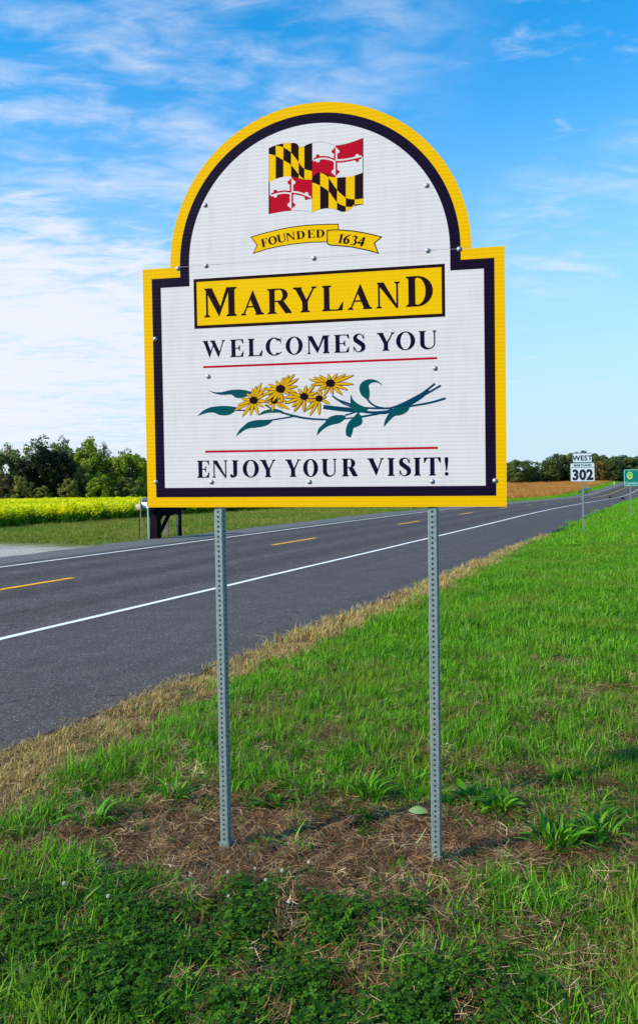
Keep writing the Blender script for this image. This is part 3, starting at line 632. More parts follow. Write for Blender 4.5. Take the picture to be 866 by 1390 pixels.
for f, q in [(ZA, [(380, 205, 14), (420, 215, 10), (450, 240, 9)]), (ZA, [(280, 320, 12), (340, 322, 9), (420, 312, 8)]), (ZA, [(540, 318, 8), (600, 340, 12), (700, 366, 14), (780, 378, 12), (866, 382, 12)]), (ZA, [(520, 386, 9), (600, 374, 10), (690, 358, 9)]),
             (ZA, [(480, 285, 10), (530, 315, 9), (600, 335, 9)]),
             (ZB, [(0, 360, 11), (60, 362, 10), (180, 356, 9), (300, 340, 10), (400, 322, 12), (450, 310, 14)]), (ZB, [(40, 284, 26), (120, 294, 28), (200, 302, 28), (260, 306, 24), (330, 318, 16), (420, 318, 22), (470, 302, 18)]),
             (ZB, [(95, 212, 9), (130, 240, 12), (190, 262, 13), (250, 284, 14), (330, 292, 12), (420, 294, 12)]), (ZB, [(110, 225, 6), (160, 262, 8), (230, 290, 10)]), (ZB, [(175, 336, 10), (215, 324, 10), (250, 312, 10)]), (ZB, [(255, 350, 8), (290, 345, 9), (380, 328, 9)]),
             (ZB, [(312, 236, 12), (345, 270, 11), (390, 288, 11), (450, 292, 12), (520, 270, 15), (600, 230, 15), (660, 195, 14), (730, 140, 13)]), (ZB, [(480, 300, 14), (570, 262, 15), (640, 222, 14), (700, 190, 13), (766, 152, 13)]), (ZB, [(560, 282, 11), (600, 276, 12), (700, 258, 13), (796, 231, 14)]), (ZB, [(500, 292, 13), (560, 275, 14), (610, 250, 14), (660, 215, 13), (690, 180, 10)])]:
    stems.append(st_(f, q, PXM))
for f, q in [(ZA, [(160, 206, 3), (240, 205, 4), (380, 208, 3)]), (ZA, [(80, 325, 3), (160, 318, 4), (290, 318, 3)]), (ZA, [(320, 455, 3), (400, 410, 4), (520, 388, 3)]), (ZB, [(20, 430, 3), (80, 375, 4), (170, 345, 3)]), (ZB, [(205, 450, 3), (220, 390, 4), (258, 335, 3)]), (ZB, [(425, 385, 3), (470, 320, 4), (565, 290, 3)])]: vein.append(st_(f, q, PXM))
for i, q in enumerate(stems): flat('spray_stem', [q], M['ink_teal2'], L0 + .00005 * i)
for i, q in enumerate(lv): flat('spray_leaf', [q], M['ink_teal'], L0 + .0008 + .00004 * i)
for q in vein: flat('leaf_vein', [q], M['ink_teal2'], L0 + .0014)
def ZP(x, y): return TR(310 + x / 8.66, 490 + y / 8.66)
def ZQ(x, y): return TR(380 + x / 7.873, 495 + y / 7.873)
fl = [(ZP, (540, 468), 42, [(515, 590), (720, 570), (640, 560), (460, 520), (440, 440), (480, 395), (600, 400), (690, 470)], 46),
      (ZP, (300, 462), 52, [(70, 582), (165, 655), (262, 642), (355, 638), (415, 545), (108, 520), (155, 445), (215, 380), (285, 322), (330, 290), (390, 258), (452, 300), (450, 380), (480, 480)], 46),
      (ZQ, (420, 362), 40, [(535, 420), (420, 540), (320, 545), (265, 500), (300, 395), (380, 290), (440, 275), (500, 340), (330, 350)], 40),
      (ZQ, (540, 200), 50, [(312, 158), (362, 132), (420, 112), (515, 98), (608, 95), (700, 100), (785, 112), (785, 208), (722, 270), (665, 325), (560, 318), (470, 330), (400, 280), (330, 215), (430, 240)], 42),
      (ZP, (615, 328), 56, [(470, 275), (560, 225), (650, 190), (710, 168), (775, 155), (822, 208), (815, 295), (800, 365), (720, 395), (635, 490), (590, 450), (520, 480), (430, 480), (400, 400), (430, 332)], 46),
      (ZQ, (260, 340), 46, [(195, 255), (280, 222), (370, 215), (400, 290), (390, 350), (330, 410), (255, 505), (150, 500), (130, 450), (50, 415), (35, 350), (100, 300)], 42)]
for k_, (f, c, cr, tips, wd) in enumerate(fl):
    po, pi_ = [], []
    for tx, ty in tips:
        dx, dy = tx - c[0], ty - c[1]; l = math.hypot(dx, dy); nx, ny = -dy / l, dx / l
        def lens(w_, a0, a1):
            q = []
            for i in range(9):
                t = i / 8; tt = a0 + (a1 - a0) * t; ww = w_ * (math.sin(math.pi * min(1, t * .92 + .08)) ** .6) * .5; q.append((c[0] + dx * tt + nx * ww, c[1] + dy * tt + ny * ww))
            for i in range(8, -1, -1):
                t = i / 8; tt = a0 + (a1 - a0) * t; ww = w_ * (math.sin(math.pi * min(1, t * .92 + .08)) ** .6) * .5; q.append((c[0] + dx * tt - nx * ww, c[1] + dy * tt - ny * ww))
            return [f(*p) for p in q]
        po.append(('P', lens(wd * .86, .12, 1.03))); pi_.append(lens(wd * .86 - 13, .15, .99))
    zb = L0 + .0016 + k_ * .0016; z2 = zb
    seq = []
    # petals overlap one another: outline and fill alternate, so build both as separate parts in step
    vo = [p[1] for p in po]
    for i, (a, b) in enumerate(zip(vo, pi_)): flat('petal_outline', [a], M['ink_pout'], zb + .00008 * i); flat('petal', [b], M['ink_petal'], zb + .00008 * i + .00004)
    cc = [f(c[0] + cr * (1 + .08 * math.sin(i * 3.1)) * math.cos(2 * math.pi * i / 22), c[1] + cr * .86 * (1 + .08 * math.cos(i * 2.3)) * math.sin(2 * math.pi * i / 22)) for i in range(22)]
    flat('flower_eye', [cc], M['ink_dark'], zb + .0013)
# --- dome bolts
def dome_mesh(r, hgt):
    v = [(0, 0, hgt)]; f = []; n = 12
    for j in range(1, 4):
        a = math.pi / 2 * j / 3
        for i in range(n): v.append((r * math.sin(a) * math.cos(2 * math.pi * i / n), r * math.sin(a) * math.sin(2 * math.pi * i / n), hgt * math.cos(a)))
    for i in range(n): f.append((0, 1 + i, 1 + (i + 1) % n))
    for j in range(2):
        for i in range(n): f.append((1 + j * n + i, 1 + (j + 1) * n + i, 1 + (j + 1) * n + (i + 1) % n, 1 + j * n + (i + 1) % n))
    k = len(v); v += [(1.55 * r * math.cos(2 * math.pi * i / n), 1.55 * r * math.sin(2 * math.pi * i / n), .0012) for i in range(n)]
    v += [(1.55 * r * math.cos(2 * math.pi * i / n), 1.55 * r * math.sin(2 * math.pi * i / n), 0) for i in range(n)]
    f.append(tuple(k + i for i in range(n))); f += [(k + i, k + n + i, k + n + (i + 1) % n, k + (i + 1) % n) for i in range(n)]
    return v, f
v, f = dome_mesh(.0078, .0075); b0 = mesh('bolt', v, f, M['bolt'], sign, True); first = True
for (u, v_) in [(0.345, 1.53), (0.343, 1.226), (0.193, 1.222), (0.9, 1.229), (1.454, 1.538), (1.455, 1.23), (1.604, 1.227), (0.343, 0.667), (1.484, 0.667), (0.35, 0.129), (0.86, 0.126), (0.048, 0.131), (1.465, 0.123), (1.761, 0.124), (0.06, 0.869)]:
    o = b0 if first else b0.copy()
    if not first: C.objects.link(o); o.parent = sign
    first = False; o.location = (u - CU, v_ + CV, L0 * LAY + .0002)
# --- perforated square posts
def perforated(w, L, y0=0.0):
    V, Fc = [], []; p = .0254; n = int(L / p); hr = .0066; hw = w / 2; wt = .0024; cr = .005
    def q4(pts): k = len(V); V.extend(pts); Fc.append(tuple(range(k, k + len(pts))))
    for side in range(4):
        c, s_ = [(1, 0), (0, 1), (-1, 0), (0, -1)][side]
        def P(a, y, d): # a along face, d depth inwards
            x = a; z = hw - d; return (c * x + s_ * z, y, -s_ * x + c * z)
        for j in range(n):
            yc = y0 + (j + .5) * p; a0 = hw - cr
            ring_o = [(a0, yc), (a0, yc + p / 2), (0, yc + p / 2), (-a0, yc + p / 2), (-a0, yc), (-a0, yc - p / 2), (0, yc - p / 2), (a0, yc - p / 2)]
            ring_i = [(hr * math.cos(math.pi / 4 * i), yc + hr * math.sin(math.pi / 4 * i)) for i in range(8)]
            k = len(V); V.extend([P(a, y, 0) for a, y in ring_o] + [P(a, y, 0) for a, y in ring_i] + [P(a, y, wt) for a, y in ring_i])
            for i in range(8):
                i2 = (i + 1) % 8; Fc.append((k + i, k + i2, k + 8 + i2, k + 8 + i)); Fc.append((k + 8 + i, k + 8 + i2, k + 16 + i2, k + 16 + i))
        # rounded corner
        for i in range(3):
            a, b = math.pi / 2 * i / 3, math.pi / 2 * (i + 1) / 3; pts = []
            for t, yy in ((a, y0), (b, y0), (b, y0 + n * p), (a, y0 + n * p)):
                x = hw - cr + cr * math.sin(t); z = hw - cr + cr * math.cos(t); pts.append((c * x + s_ * z, yy, -s_ * x + c * z))
            q4(pts)
    return V, Fc
pv, pf = perforated(.0455, 3.54)
for u, la in ((.381, 0), (1.466, 1)):
    o = mesh('post', pv, pf, M['galv'], sign); o.location = (u - CU, -.157, -.0045 - .027); o.rotation_euler = (0, R(-8), 0)
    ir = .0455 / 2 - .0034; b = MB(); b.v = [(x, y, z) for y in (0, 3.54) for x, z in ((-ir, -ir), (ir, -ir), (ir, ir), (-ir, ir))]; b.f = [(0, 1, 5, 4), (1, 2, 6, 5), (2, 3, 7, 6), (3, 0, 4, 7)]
    b.build('post_shade_insert', M['galv_shade'], o)  # dark insert painted as the shade seen through the post holes
    if la == 0:
        b = MB(); hw = .0275
        b.v = [(sx_ * hw, y, sz * hw) for y in (0, .175) for sx_, sz in ((-1, -1), (1, -1), (1, 1), (-1, 1))] + [(sx_ * .0228, .175, sz * .0228) for sx_, sz in ((-1, -1), (1, -1), (1, 1), (-1, 1))]
        b.f = [(0, 1, 5, 4), (1, 2, 6, 5), (2, 3, 7, 6), (3, 0, 4, 7), (4, 5, 9, 8), (5, 6, 10, 9), (6, 7, 11, 10), (7, 4, 8, 11)]; b.build('anchor_sleeve', M['galv'], o)
bk = MB()
for v_ in (.2, .67, 1.1, 1.55): bk.box((0, v_ + CV, -.0075), (1.75 if v_ < 1.2 else 1.2, .03, .0055))
bk.build('back_rail', M['alu'], sign)

# ------------------------------------------------------------------ route marker sign
M['rw'] = simple('white_route_sheeting', (.80, .80, .80), .45, 0, .05, 6, 0); M['rb'] = simple('black_route_ink', (.012, .012, .02), .5, 0, .1, 6, 0)
M['green'] = simple('green_sheeting', (.0, .20, .13), .45, 0, .08, 6, 0); M['gw'] = simple('pale_mint_sheeting', (.45, .85, .75), .45, 0, .05, 6, 0)
M['lime'] = simple('lime_badge_ink', (.20, .62, .10), .45, 0, .1, 6, 0); M['byel'] = simple('badge_yellow_ink', (.8, .75, .08), .45, 0, .1, 6, 0); M['bbrown'] = simple('badge_brown_ink', (.25, .06, .01), .5, 0, .1, 6, 0)
def rrect(w, h, r, n=4):
    p = []
    for cx, cy, a in ((w / 2 - r, h / 2 - r, 0), (-w / 2 + r, h / 2 - r, 90), (-w / 2 + r, -h / 2 + r, 180), (w / 2 - r, -h / 2 + r, 270)):
        for i in range(n + 1): p.append((cx + r * math.cos(R(a + 90 * i / n)), cy + r * math.sin(R(a + 90 * i / n))))
    return p
def slab(name, pts, z0, z1, y, mat, parent, cx=0):   # plate facing local -Y
    n = len(pts); v = [(cx + a, y, b) for a, b in pts] + [(cx + a, y + (z1 - z0), b) for a, b in pts]
    f = [tuple(range(n)), tuple(range(n, 2 * n))[::-1]] + [(i, i + n, (i + 1) % n + n, (i + 1) % n) for i in range(n)]
    import bmesh
    o = mesh(name, v, f, mat, parent); bm = bmesh.new(); bm.from_mesh(o.data); bmesh.ops.recalc_face_normals(bm, faces=bm.faces); bm.to_mesh(o.data); bm.free(); return o
def text(name, s, size, x, y, z, mat, parent, bold=0.0, xs=1.0, align='CENTER'):
    cu = bpy.data.curves.new('t', 'FONT'); cu.body = s; cu.size = 1.0; cu.align_x = align; cu.offset = bold; cu.extrude = 0.0; cu.resolution_u = 3; cu.space_character = 1.06
    to = bpy.data.objects.new('t', cu); C.objects.link(to); dg = bpy.context.evaluated_depsgraph_get(); me = bpy.data.meshes.new_from_object(to.evaluated_get(dg))
    bpy.data.objects.remove(to); me.name = name; k = size / .70
    for v in me.vertices: v.co = (x + v.co.x * k * xs, y, z + v.co.y * k)
    me.materials.clear(); me.materials.append(mat); o = bpy.data.objects.new(name, me); C.objects.link(o); o.parent = parent; return o
def shift(pts, dx, dz): return [(a + dx, b + dz) for a, b in pts]
rx, ry = 8.65, 25.42; rzv = float(gz(np.array([rx]), np.array([ry]))[0])
rt = empty('route_sign', (rx, ry, rzv), R(-6), label='white route marker reading west Maryland 302 on a thin steel post in the grass', cat='road sign')
MB().bar((0, .03, -.2), (0, .03, 2.72), .05, .035).build('post', M['galv'], rt)
slab('direction_plate', shift(rrect(.61, .305, .03), 0, 2.56), 0, .004, 0, M['rw'], rt)
o = slab('route_plate', shift(rrect(.77, .61, .04), 0, 2.085), 0, .004, 0, M['rw'], rt)
text('direction_lettering', 'WEST', .16, 0, -.004, 2.475, M['rb'], rt, .025, 1.0)
text('state_lettering', 'MARYLAND', .065, 0, -.004, 2.285, M['rb'], rt, .03, 1.1)
slab('route_rule', [(-.36, 2.238), (.36, 2.238), (.36, 2.252), (-.36, 2.252)], 0, .002, -.003, M['rb'], rt)
text('route_number', '302', .325, 0, -.004, 1.845, M['rb'], rt, .045, .92)
def frame_strip(w, h, r, ins, th, cx, cz, y, mat, parent, name):
    a = shift(rrect(w - 2 * ins, h - 2 * ins, r), cx, cz); b = shift(rrect(w - 2 * ins - 2 * th, h - 2 * ins - 2 * th, max(.005, r - th)), cx, cz); n = len(a)
    return mesh(name, [(p[0], y, p[1]) for p in a] + [(p[0], y, p[1]) for p in b], [(i, (i + 1) % n, (i + 1) % n + n, i + n) for i in range(n)], mat, parent)
frame_strip(.77, .61, .03, .004, .010, 0, 2.085, -.003, M['alu'], rt, 'plate_edge'); frame_strip(.61, .305, .025, .004, .010, 0, 2.56, -.003, M['alu'], rt, 'plate_edge')

# ------------------------------------------------------------------ green county sign, running out of the right edge
gx, gy = 14.51, 36.11; gzv = float(gz(np.array([gx]), np.array([gy]))[0])
gs = empty('county_sign', (gx, gy, gzv), R(-6), label='green county line sign with a round flower badge cut off by the right edge', cat='road sign')
gw_ = 1.52; gc = -.29 + gw_ / 2; zc = 1.92
for dx in (0.0, gw_ - .58): MB().bar((dx, .03, -.2), (dx, .03, zc + .35), .05, .035).build('post', M['galv'], gs)
slab('sign_plate', shift(rrect(gw_, .765, .05), gc, zc), 0, .004, 0, M['green'], gs); frame_strip(gw_, .765, .045, .008, .022, gc, zc, -.003, M['gw'], gs, 'sign_border')
bx_ = -.29 + .27
def disc(cx, cz, a, b, y, mat, name, n=20, lob=0, k=0): return mesh(name, [(cx + a * (1 + lob * math.cos(k * 2 * math.pi * i / n)) * math.cos(2 * math.pi * i / n), y, cz + b * (1 + lob * math.cos(k * 2 * math.pi * i / n)) * math.sin(2 * math.pi * i / n)) for i in range(n)], [tuple(range(n))], mat, gs)
disc(bx_, zc + .10, .135, .185, -.003, M['gw'], 'badge_rim'); disc(bx_, zc + .10, .12, .17, -.005, M['lime'], 'badge_field'); disc(bx_, zc + .035, .085, .085, -.007, M['byel'], 'badge_petals', 32, .25, 8); disc(bx_, zc + .04, .038, .036, -.009, M['bbrown'], 'badge_eye')
text('county_lettering', 'Caroline', .13, -.29 + .05, -.004, zc - .31, M['gw'], gs, .02, .95, 'LEFT')
ws = empty('marker_plate', (26.65, 63.9, float(gz(np.array([26.65]), np.array([63.9]))[0])), R(-10), label='small white marker plate on a short post below the green sign at the right edge', cat='road sign')
MB().bar((0, .02, -.2), (0, .02, 1.5), .05, .035).build('post', M['galv'], ws); slab('plate', shift(rrect(.46, .32, .03), .08, 1.62), 0, .004, 0, M['rw'], ws)

# ------------------------------------------------------------------ mailbox stand across the road
M['dwood'] = simple('dark_creosoted_wood', (.009, .006, .008), .9, 0, .4, 9, .5, .01, .05); M['tan'] = simple('weathered_tan_wood', (.28, .19, .14), .8, 0, .3, 9, .4, .01)
M['palemetal'] = simple('pale_blue_painted_steel', (.62, .68, .78), .5, .1, .15, 9, 0); M['mbw'] = simple('white_enamel', (.78, .78, .8), .4, 0, .06, 8, 0); M['mbd'] = simple('dark_blue_enamel', (.02, .03, .07), .35, .2, .2, 8, 0)
M['mbt'] = simple('tan_plastic', (.45, .36, .30), .6, 0, .1, 8, 0); M['flagred'] = simple('red_enamel', (.5, .03, .02), .5, 0, .1, 8, 0); M['greypipe'] = simple('blue_grey_pipe', (.16, .2, .24), .5, .4, .2, 10, 0)
ms_s, ms_d = xy_sd(np.array([-5.9]), np.array([27.35])); mrot = -AL
mz = float(gz(np.array([-5.8]), np.array([27.6]))[0])
mst = empty('mailbox_stand', (-5.80, 27.35, mz), mrot, label='dark timber mailbox stand with braces at the far roadside', cat='mailbox stand')
# local +Y runs along the road, local +X points to the carriageway
def mbp(n, a, b, w_, mat=M['dwood'], par=mst, h=None): return MB().bar(a, b, w_, h).build(n, mat, par)
mbp('post', (0, .05, -.3), (0, .05, 1.12), .24); mbp('post', (.0, 1.45, -.3), (.0, 1.45, 1.12), .09); mbp('post', (-.22, .02, -.3), (-.20, .05, 1.1), .06)
mbp('crossbeam', (0, -.25, 1.06), (0, 1.75, 1.06), .20); mbp('crossbeam', (.02, .3, .88), (.02, 1.35, .94), .18); mbp('brace', (.02, .12, .10), (.02, .80, .86), .10); mbp('brace', (-.12, .12, .30), (-.12, .62, .88), .05)
MB().box((-.34, -.04, 1.07), (.44, .22, .03)).build('shelf', M['dwood'], mst); MB().box((-.36, .30, 1.175), (.90, .24, .03)).build('shelf', M['dwood'], mst); MB().box((0, 1.5, 1.16), (.5, .4, .03)).build('shelf', M['dwood'], mst)
def mailbox(x, y, z, mat, label, l=.48, w_=.17, h=.22, flag=True, rot=0):
    e_ = empty('mailbox', (0, 0, 0), 0, label=label, cat='mailbox'); e_.matrix_world = mst.matrix_basis @ Matrix.Translation((x, y, z)) @ Matrix.Rotation(rot, 4, 'Z')
    n = 8; prof = [(-w_ / 2, 0)] + [(w_ / 2 * math.cos(math.pi - math.pi * i / n), h - w_ / 2 + w_ / 2 * math.sin(math.pi * i / n)) for i in range(n + 1)] + [(w_ / 2, 0)]; k = len(prof)
    V = [(-l / 2, a, b) for a, b in prof] + [(l / 2, a, b) for a, b in prof]; mesh('body', V, [tuple(range(k)), tuple(range(k, 2 * k))[::-1]] + [(i, (i + 1) % k, (i + 1) % k + k, i + k) for i in range(k)], mat, e_)
    V = [(l / 2 + .002, a * .98, .004 + b * .98) for a, b in prof] + [(l / 2 + .014, a * .98, .004 + b * .98) for a, b in prof]; mesh('door', V, [tuple(range(k)), tuple(range(k, 2 * k))[::-1]] + [(i, (i + 1) % k, (i + 1) % k + k, i + k) for i in range(k)], mat, e_)
    if flag: MB().box((.1, -w_ / 2 - .006, h * .75), (.03, .006, .16)).box((.13, -w_ / 2 - .006, h * .75 + .06), (.08, .006, .045)).build('signal_flag', M['flagred'], e_)
    return e_
bpy.context.view_layer.update()
mailbox(-.33, -.04, 1.087, M['mbw'], 'white mailbox on the near end of the timber stand'); mailbox(-.50, .30, 1.192, M['mbd'], 'dark blue rounded mailbox behind the white one', h=.26, l=.5)
mailbox(.02, 1.42, 1.178, M['mbt'], 'tan mailbox on the far end of the timber stand', l=.42); mailbox(.02, 1.66, 1.178, M['mbd'], 'small dark mailbox beside the tan one at the far end', l=.42, h=.2)
e_ = empty('newspaper_tube', (0, 0, 0), 0, label='pinkish newspaper tube left of the white mailbox', cat='newspaper tube'); e_.matrix_world = mst.matrix_basis @ Matrix.Translation((-.52, -.22, 1.02))
n = 10; V = [(xx, .06 * math.cos(2 * math.pi * i / n), .12 + .11 * math.sin(2 * math.pi * i / n)) for xx in (-.12, .12) for i in range(n)]
mesh('tube', V, [(i, (i + 1) % n, (i + 1) % n + n, i + n) for i in range(n)] + [tuple(range(n))], M['mbt'], e_); MB().bar((0, 0, -1.1), (0, 0, .01), .03).build('stem', M['dwood'], e_)
e_ = tag(MB().bar((-5.98, 27.05, -.15), (-5.99, 27.05, 1.08), .05, .05, 8).build('metal_post', M['palemetal']), 'thin pale blue metal post against the dark mailbox stand', 'post')
e_ = tag(MB().bar((-6.24, 26.95, -.15), (-6.22, 26.97, 1.42), .035, .03).build('wooden_stake', M['tan']), 'thin tall wooden stake left of the mailboxes', 'stake')
e_ = tag(MB().bar((-5.62, 28.35, -.15), (-5.62, 28.35, .68), .16, .16).build('wooden_post', M['tan']), 'short thick tan wooden post under the mailbox stand', 'post')
e_ = tag(MB().bar((-5.22, 28.62, -.15), (-5.34, 28.60, 1.0), .055, .055, 8).build('leaning_pipe', M['greypipe']), 'thin blue grey pipe leaning at the right end of the mailbox stand', 'pipe')

# ------------------------------------------------------------------ guard rail, delineator, vultures
def P3(s, d, h=0.0):
    x, y = sd_xy(np.array([s]), np.array([d])); return Vector((float(x[0]), float(y[0]), float(np.interp(s, KS, KZ)) + h))
M['rail'] = simple('weathered_guard_rail', (.26, .31, .38), .5, .4, .15, 3, 0)
gr = empty('guard_rail', P3(177, 17.2), -AL, label='short blue grey steel guard rail on the far side of the road', cat='guard rail')
prof = [(0, .42), (.05, .48), (.05, .54), (0, .58), (0, .62), (.05, .66), (.05, .72), (0, .78)]
V = []; ss = np.linspace(166, 189, 9)
for s in ss:
    for a, h in prof: p = P3(s, 17.4 - a, h + .05) - gr.location; V.append(Matrix.Rotation(AL, 3, 'Z') @ p)
k = len(prof); mesh('rail_beam', V, [(i * k + j, i * k + j + 1, (i + 1) * k + j + 1, (i + 1) * k + j) for i in range(8) for j in range(k - 1)], M['rail'], gr)
for s in (167, 171, 175, 179, 183, 188):
    a = Matrix.Rotation(AL, 3, 'Z') @ (P3(s, 17.55, -.1) - gr.location); MB().bar(a, a + Vector((0, 0, .85)), .12).build('post', M['dwood'], gr)
dl = empty('delineator_post', P3(238, 16.2, 0), 0, label='small pale yellow marker post by the far edge of the bend', cat='marker post')
M['cream'] = simple('cream_plastic', (.75, .75, .4), .5, 0, .05, 5, 0); MB().box((0, 0, .62), (.28, .04, 1.0), bev=.01).build('marker_panel', M['cream'], dl); MB().bar((0, .05, -.2), (0, .05, 1.0), .06).build('post', M['galv'], dl)
M['feather'] = simple('black_feathers', (.010, .010, .012), .7, 0, .5, 20, .3, .01); M['bhead'] = simple('dark_grey_bare_skin', (.05, .045, .045), .7, 0, .3, 30, 0)
def tube(path, n=10):
    """one continuous skin round a path of (x, y, z, rx, rz)"""
    V, Fc = [], []
    for i, (x, y, z, a, b) in enumerate(path):
        p0 = Vector(path[max(0, i - 1)][:3]); p1 = Vector(path[min(len(path) - 1, i + 1)][:3]); d = (p1 - p0).normalized(); sx_ = Vector((1, 0, 0)); up = d.cross(sx_).normalized() * -1
        for j in range(n): t = 2 * math.pi * j / n; q = Vector((x, y, z)) + sx_ * a * math.cos(t) + up * b * math.sin(t); V.append(q)
    for i in range(len(path) - 1):
        for j in range(n): Fc.append((i * n + j, i * n + (j + 1) % n, (i + 1) * n + (j + 1) % n, (i + 1) * n + j))
    Fc.append(tuple(range(n))[::-1]); Fc.append(tuple((len(path) - 1) * n + j for j in range(n))); return V, Fc
def bird(px, py, rot, upright, label):
    z = float(np.interp(xy_sd(px, py)[0], KS, KZ)); e_ = empty('vulture', (px, py, z), rot, label=label, cat='bird')
    if upright: path = [(0, .20, .10, .02, .012), (0, .12, .17, .07, .03), (0, .05, .26, .11, .10), (0, -.03, .36, .12, .12), (0, -.09, .45, .08, .09), (0, -.12, .52, .035, .04), (0, -.15, .57, .03, .035), (0, -.19, .59, .032, .034), (0, -.24, .58, .012, .014), (0, -.265, .56, .004, .006)]
    else: path = [(0, .42, .22, .03, .01), (0, .30, .24, .08, .03), (0, .18, .27, .12, .09), (0, .03, .29, .13, .12), (0, -.12, .28, .10, .10), (0, -.21, .22, .045, .05), (0, -.28, .14, .03, .035), (0, -.33, .10, .032, .034), (0, -.38, .08, .012, .014), (0, -.40, .065, .004, .006)]
    V, Fc = tube(path); mesh('body', V, Fc, M['feather'], e_, True)
    for sx_ in (-1, 1):
        c = path[3]; W = [(sx_ * (c[3] + .015), c[1] - .10, c[2] + .07, .02, .05), (sx_ * (c[3] + .02), c[1], c[2] + .02, .025, .09), (sx_ * (c[3] + .01), c[1] + .16, c[2] - .08, .018, .06), (sx_ * .05, c[1] + .30, c[2] - .15, .008, .015)]
        V, Fc = tube(W, 8); mesh('wing', V, Fc, M['feather'], e_, True)
        MB().bar((sx_ * .05, .0, .22), (sx_ * .055, -.01, .03), .022, n=6).bar((sx_ * .055, .02, .012), (sx_ * .06, -.08, .012), .018, n=5).build('leg', M['bhead'], e_)
    return e_
bird(38.64, 103.0, R(-25), True, 'upright black vulture standing on the white edge line far down the road'); bird(35.67, 91.3, R(-80), False, 'black vulture bending down on the shoulder right of the upright one')

#VEG
# ================================================================== vegetation
def leafmat(name, stops, trans=.35, rough=.6, patch=None, pscale=.8, spec=.2, huevar=0.0):
    """stops: colours over the per-blade random value; patch: (colour, amount) mixed in by slow ground noise"""
    m, nt, b = newmat(name); at = N(nt, 'ShaderNodeAttribute'); at.attribute_name = 'rnd'
    oi = N(nt, 'ShaderNodeObjectInfo'); v = math_(nt, 'ADD', math_(nt, 'MULTIPLY', at.outputs['Fac'], .75), math_(nt, 'MULTIPLY', oi.outputs['Random'], .25))
    c = ramp(nt, v, stops); geo = N(nt, 'ShaderNodeNewGeometry')
    if patch:
        for pc, am, sc_, lo, hi in patch:
            n = noise(nt, geo.outputs['Position'], sc_, 4, .6); c = mixc(nt, math_(nt, 'MULTIPLY', smooth(nt, n, lo, hi), am), c, pc)
    nt.links.new(c, b.inputs['Base Color']); b.inputs['Roughness'].default_value = rough; b.inputs['Specular IOR Level'].default_value = spec
    tr = N(nt, 'ShaderNodeBsdfTranslucent'); tc_ = mixc(nt, 1.0, c, (1.25, 1.35, .6), 'MULTIPLY'); nt.links.new(tc_, tr.inputs[0])
    mxs = N(nt, 'ShaderNodeMixShader'); mxs.inputs[0].default_value = trans; nt.links.new(b.outputs[0], mxs.inputs[1]); nt.links.new(tr.outputs[0], mxs.inputs[2])
    nt.links.new(mxs.outputs[0], nt.nodes['Material Output'].inputs[0]); return m
G1, G2, G3 = (.018, .070, .003), (.080, .255, .004), (.24, .50, .018)
M['grass'] = leafmat('green_grass_blades', [(.05, G1), (.35, G2), (.70, G3), (.86, (.30, .45, .06)), (.95, (.50, .40, .17))], .4, patch=[((.27, .28, .035), .6, 1.1, .48, .66), ((.04, .17, .01), .5, .7, .52, .70)])
M['grassfar'] = leafmat('far_verge_grass', [(0, (.06, .20, .005)), (.5, (.15, .41, .008)), (1, (.30, .56, .03))], .4, patch=[((.26, .30, .03), .6, .30, .46, .66), ((.05, .20, .01), .5, 1.2, .52, .66)])
M['mown'] = leafmat('mown_grass', [(0, (.10, .14, .015)), (.5, (.20, .24, .025)), (1, (.38, .32, .08))], .3, patch=[((.34, .27, .06), .6, .18, .45, .65), ((.09, .22, .015), .6, .11, .5, .62)])
M['drygrass'] = leafmat('dry_grass', [(0, (.14, .06, .018)), (.45, (.50, .30, .10)), (.75, (.82, .56, .25)), (.93, (.20, .30, .03))], .25)
M['straw'] = leafmat('dead_straw', [(0, (.05, .016, .006)), (.45, (.17, .070, .028)), (.75, (.40, .21, .085)), (1, (1.0, .70, .38))], .1)
M['clover'] = leafmat('clover_leaves', [(0, (.014, .055, .003)), (.6, (.052, .150, .006)), (1, (.15, .29, .012))], .35, .7)
M['broad'] = leafmat('broad_weed_leaves', [(0, (.03, .10, .005)), (.6, (.09, .25, .008)), (1, (.22, .46, .02))], .35, .5)
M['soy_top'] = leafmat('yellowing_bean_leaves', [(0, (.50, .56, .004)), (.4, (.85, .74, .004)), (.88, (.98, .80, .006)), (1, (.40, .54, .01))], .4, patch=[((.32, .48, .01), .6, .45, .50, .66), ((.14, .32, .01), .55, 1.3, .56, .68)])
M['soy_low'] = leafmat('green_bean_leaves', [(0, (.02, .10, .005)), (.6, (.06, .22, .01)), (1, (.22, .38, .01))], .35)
M['field'] = leafmat('rusty_field_grass', [(0, (.26, .09, .02)), (.5, (.52, .20, .045)), (.85, (.66, .34, .09)), (1, (.24, .26, .05))], .25, patch=[((.62, .46, .20), .6, .045, .55, .65), ((.14, .15, .035), .6, .07, .58, .68)])
rng = np.random.default_rng(5)
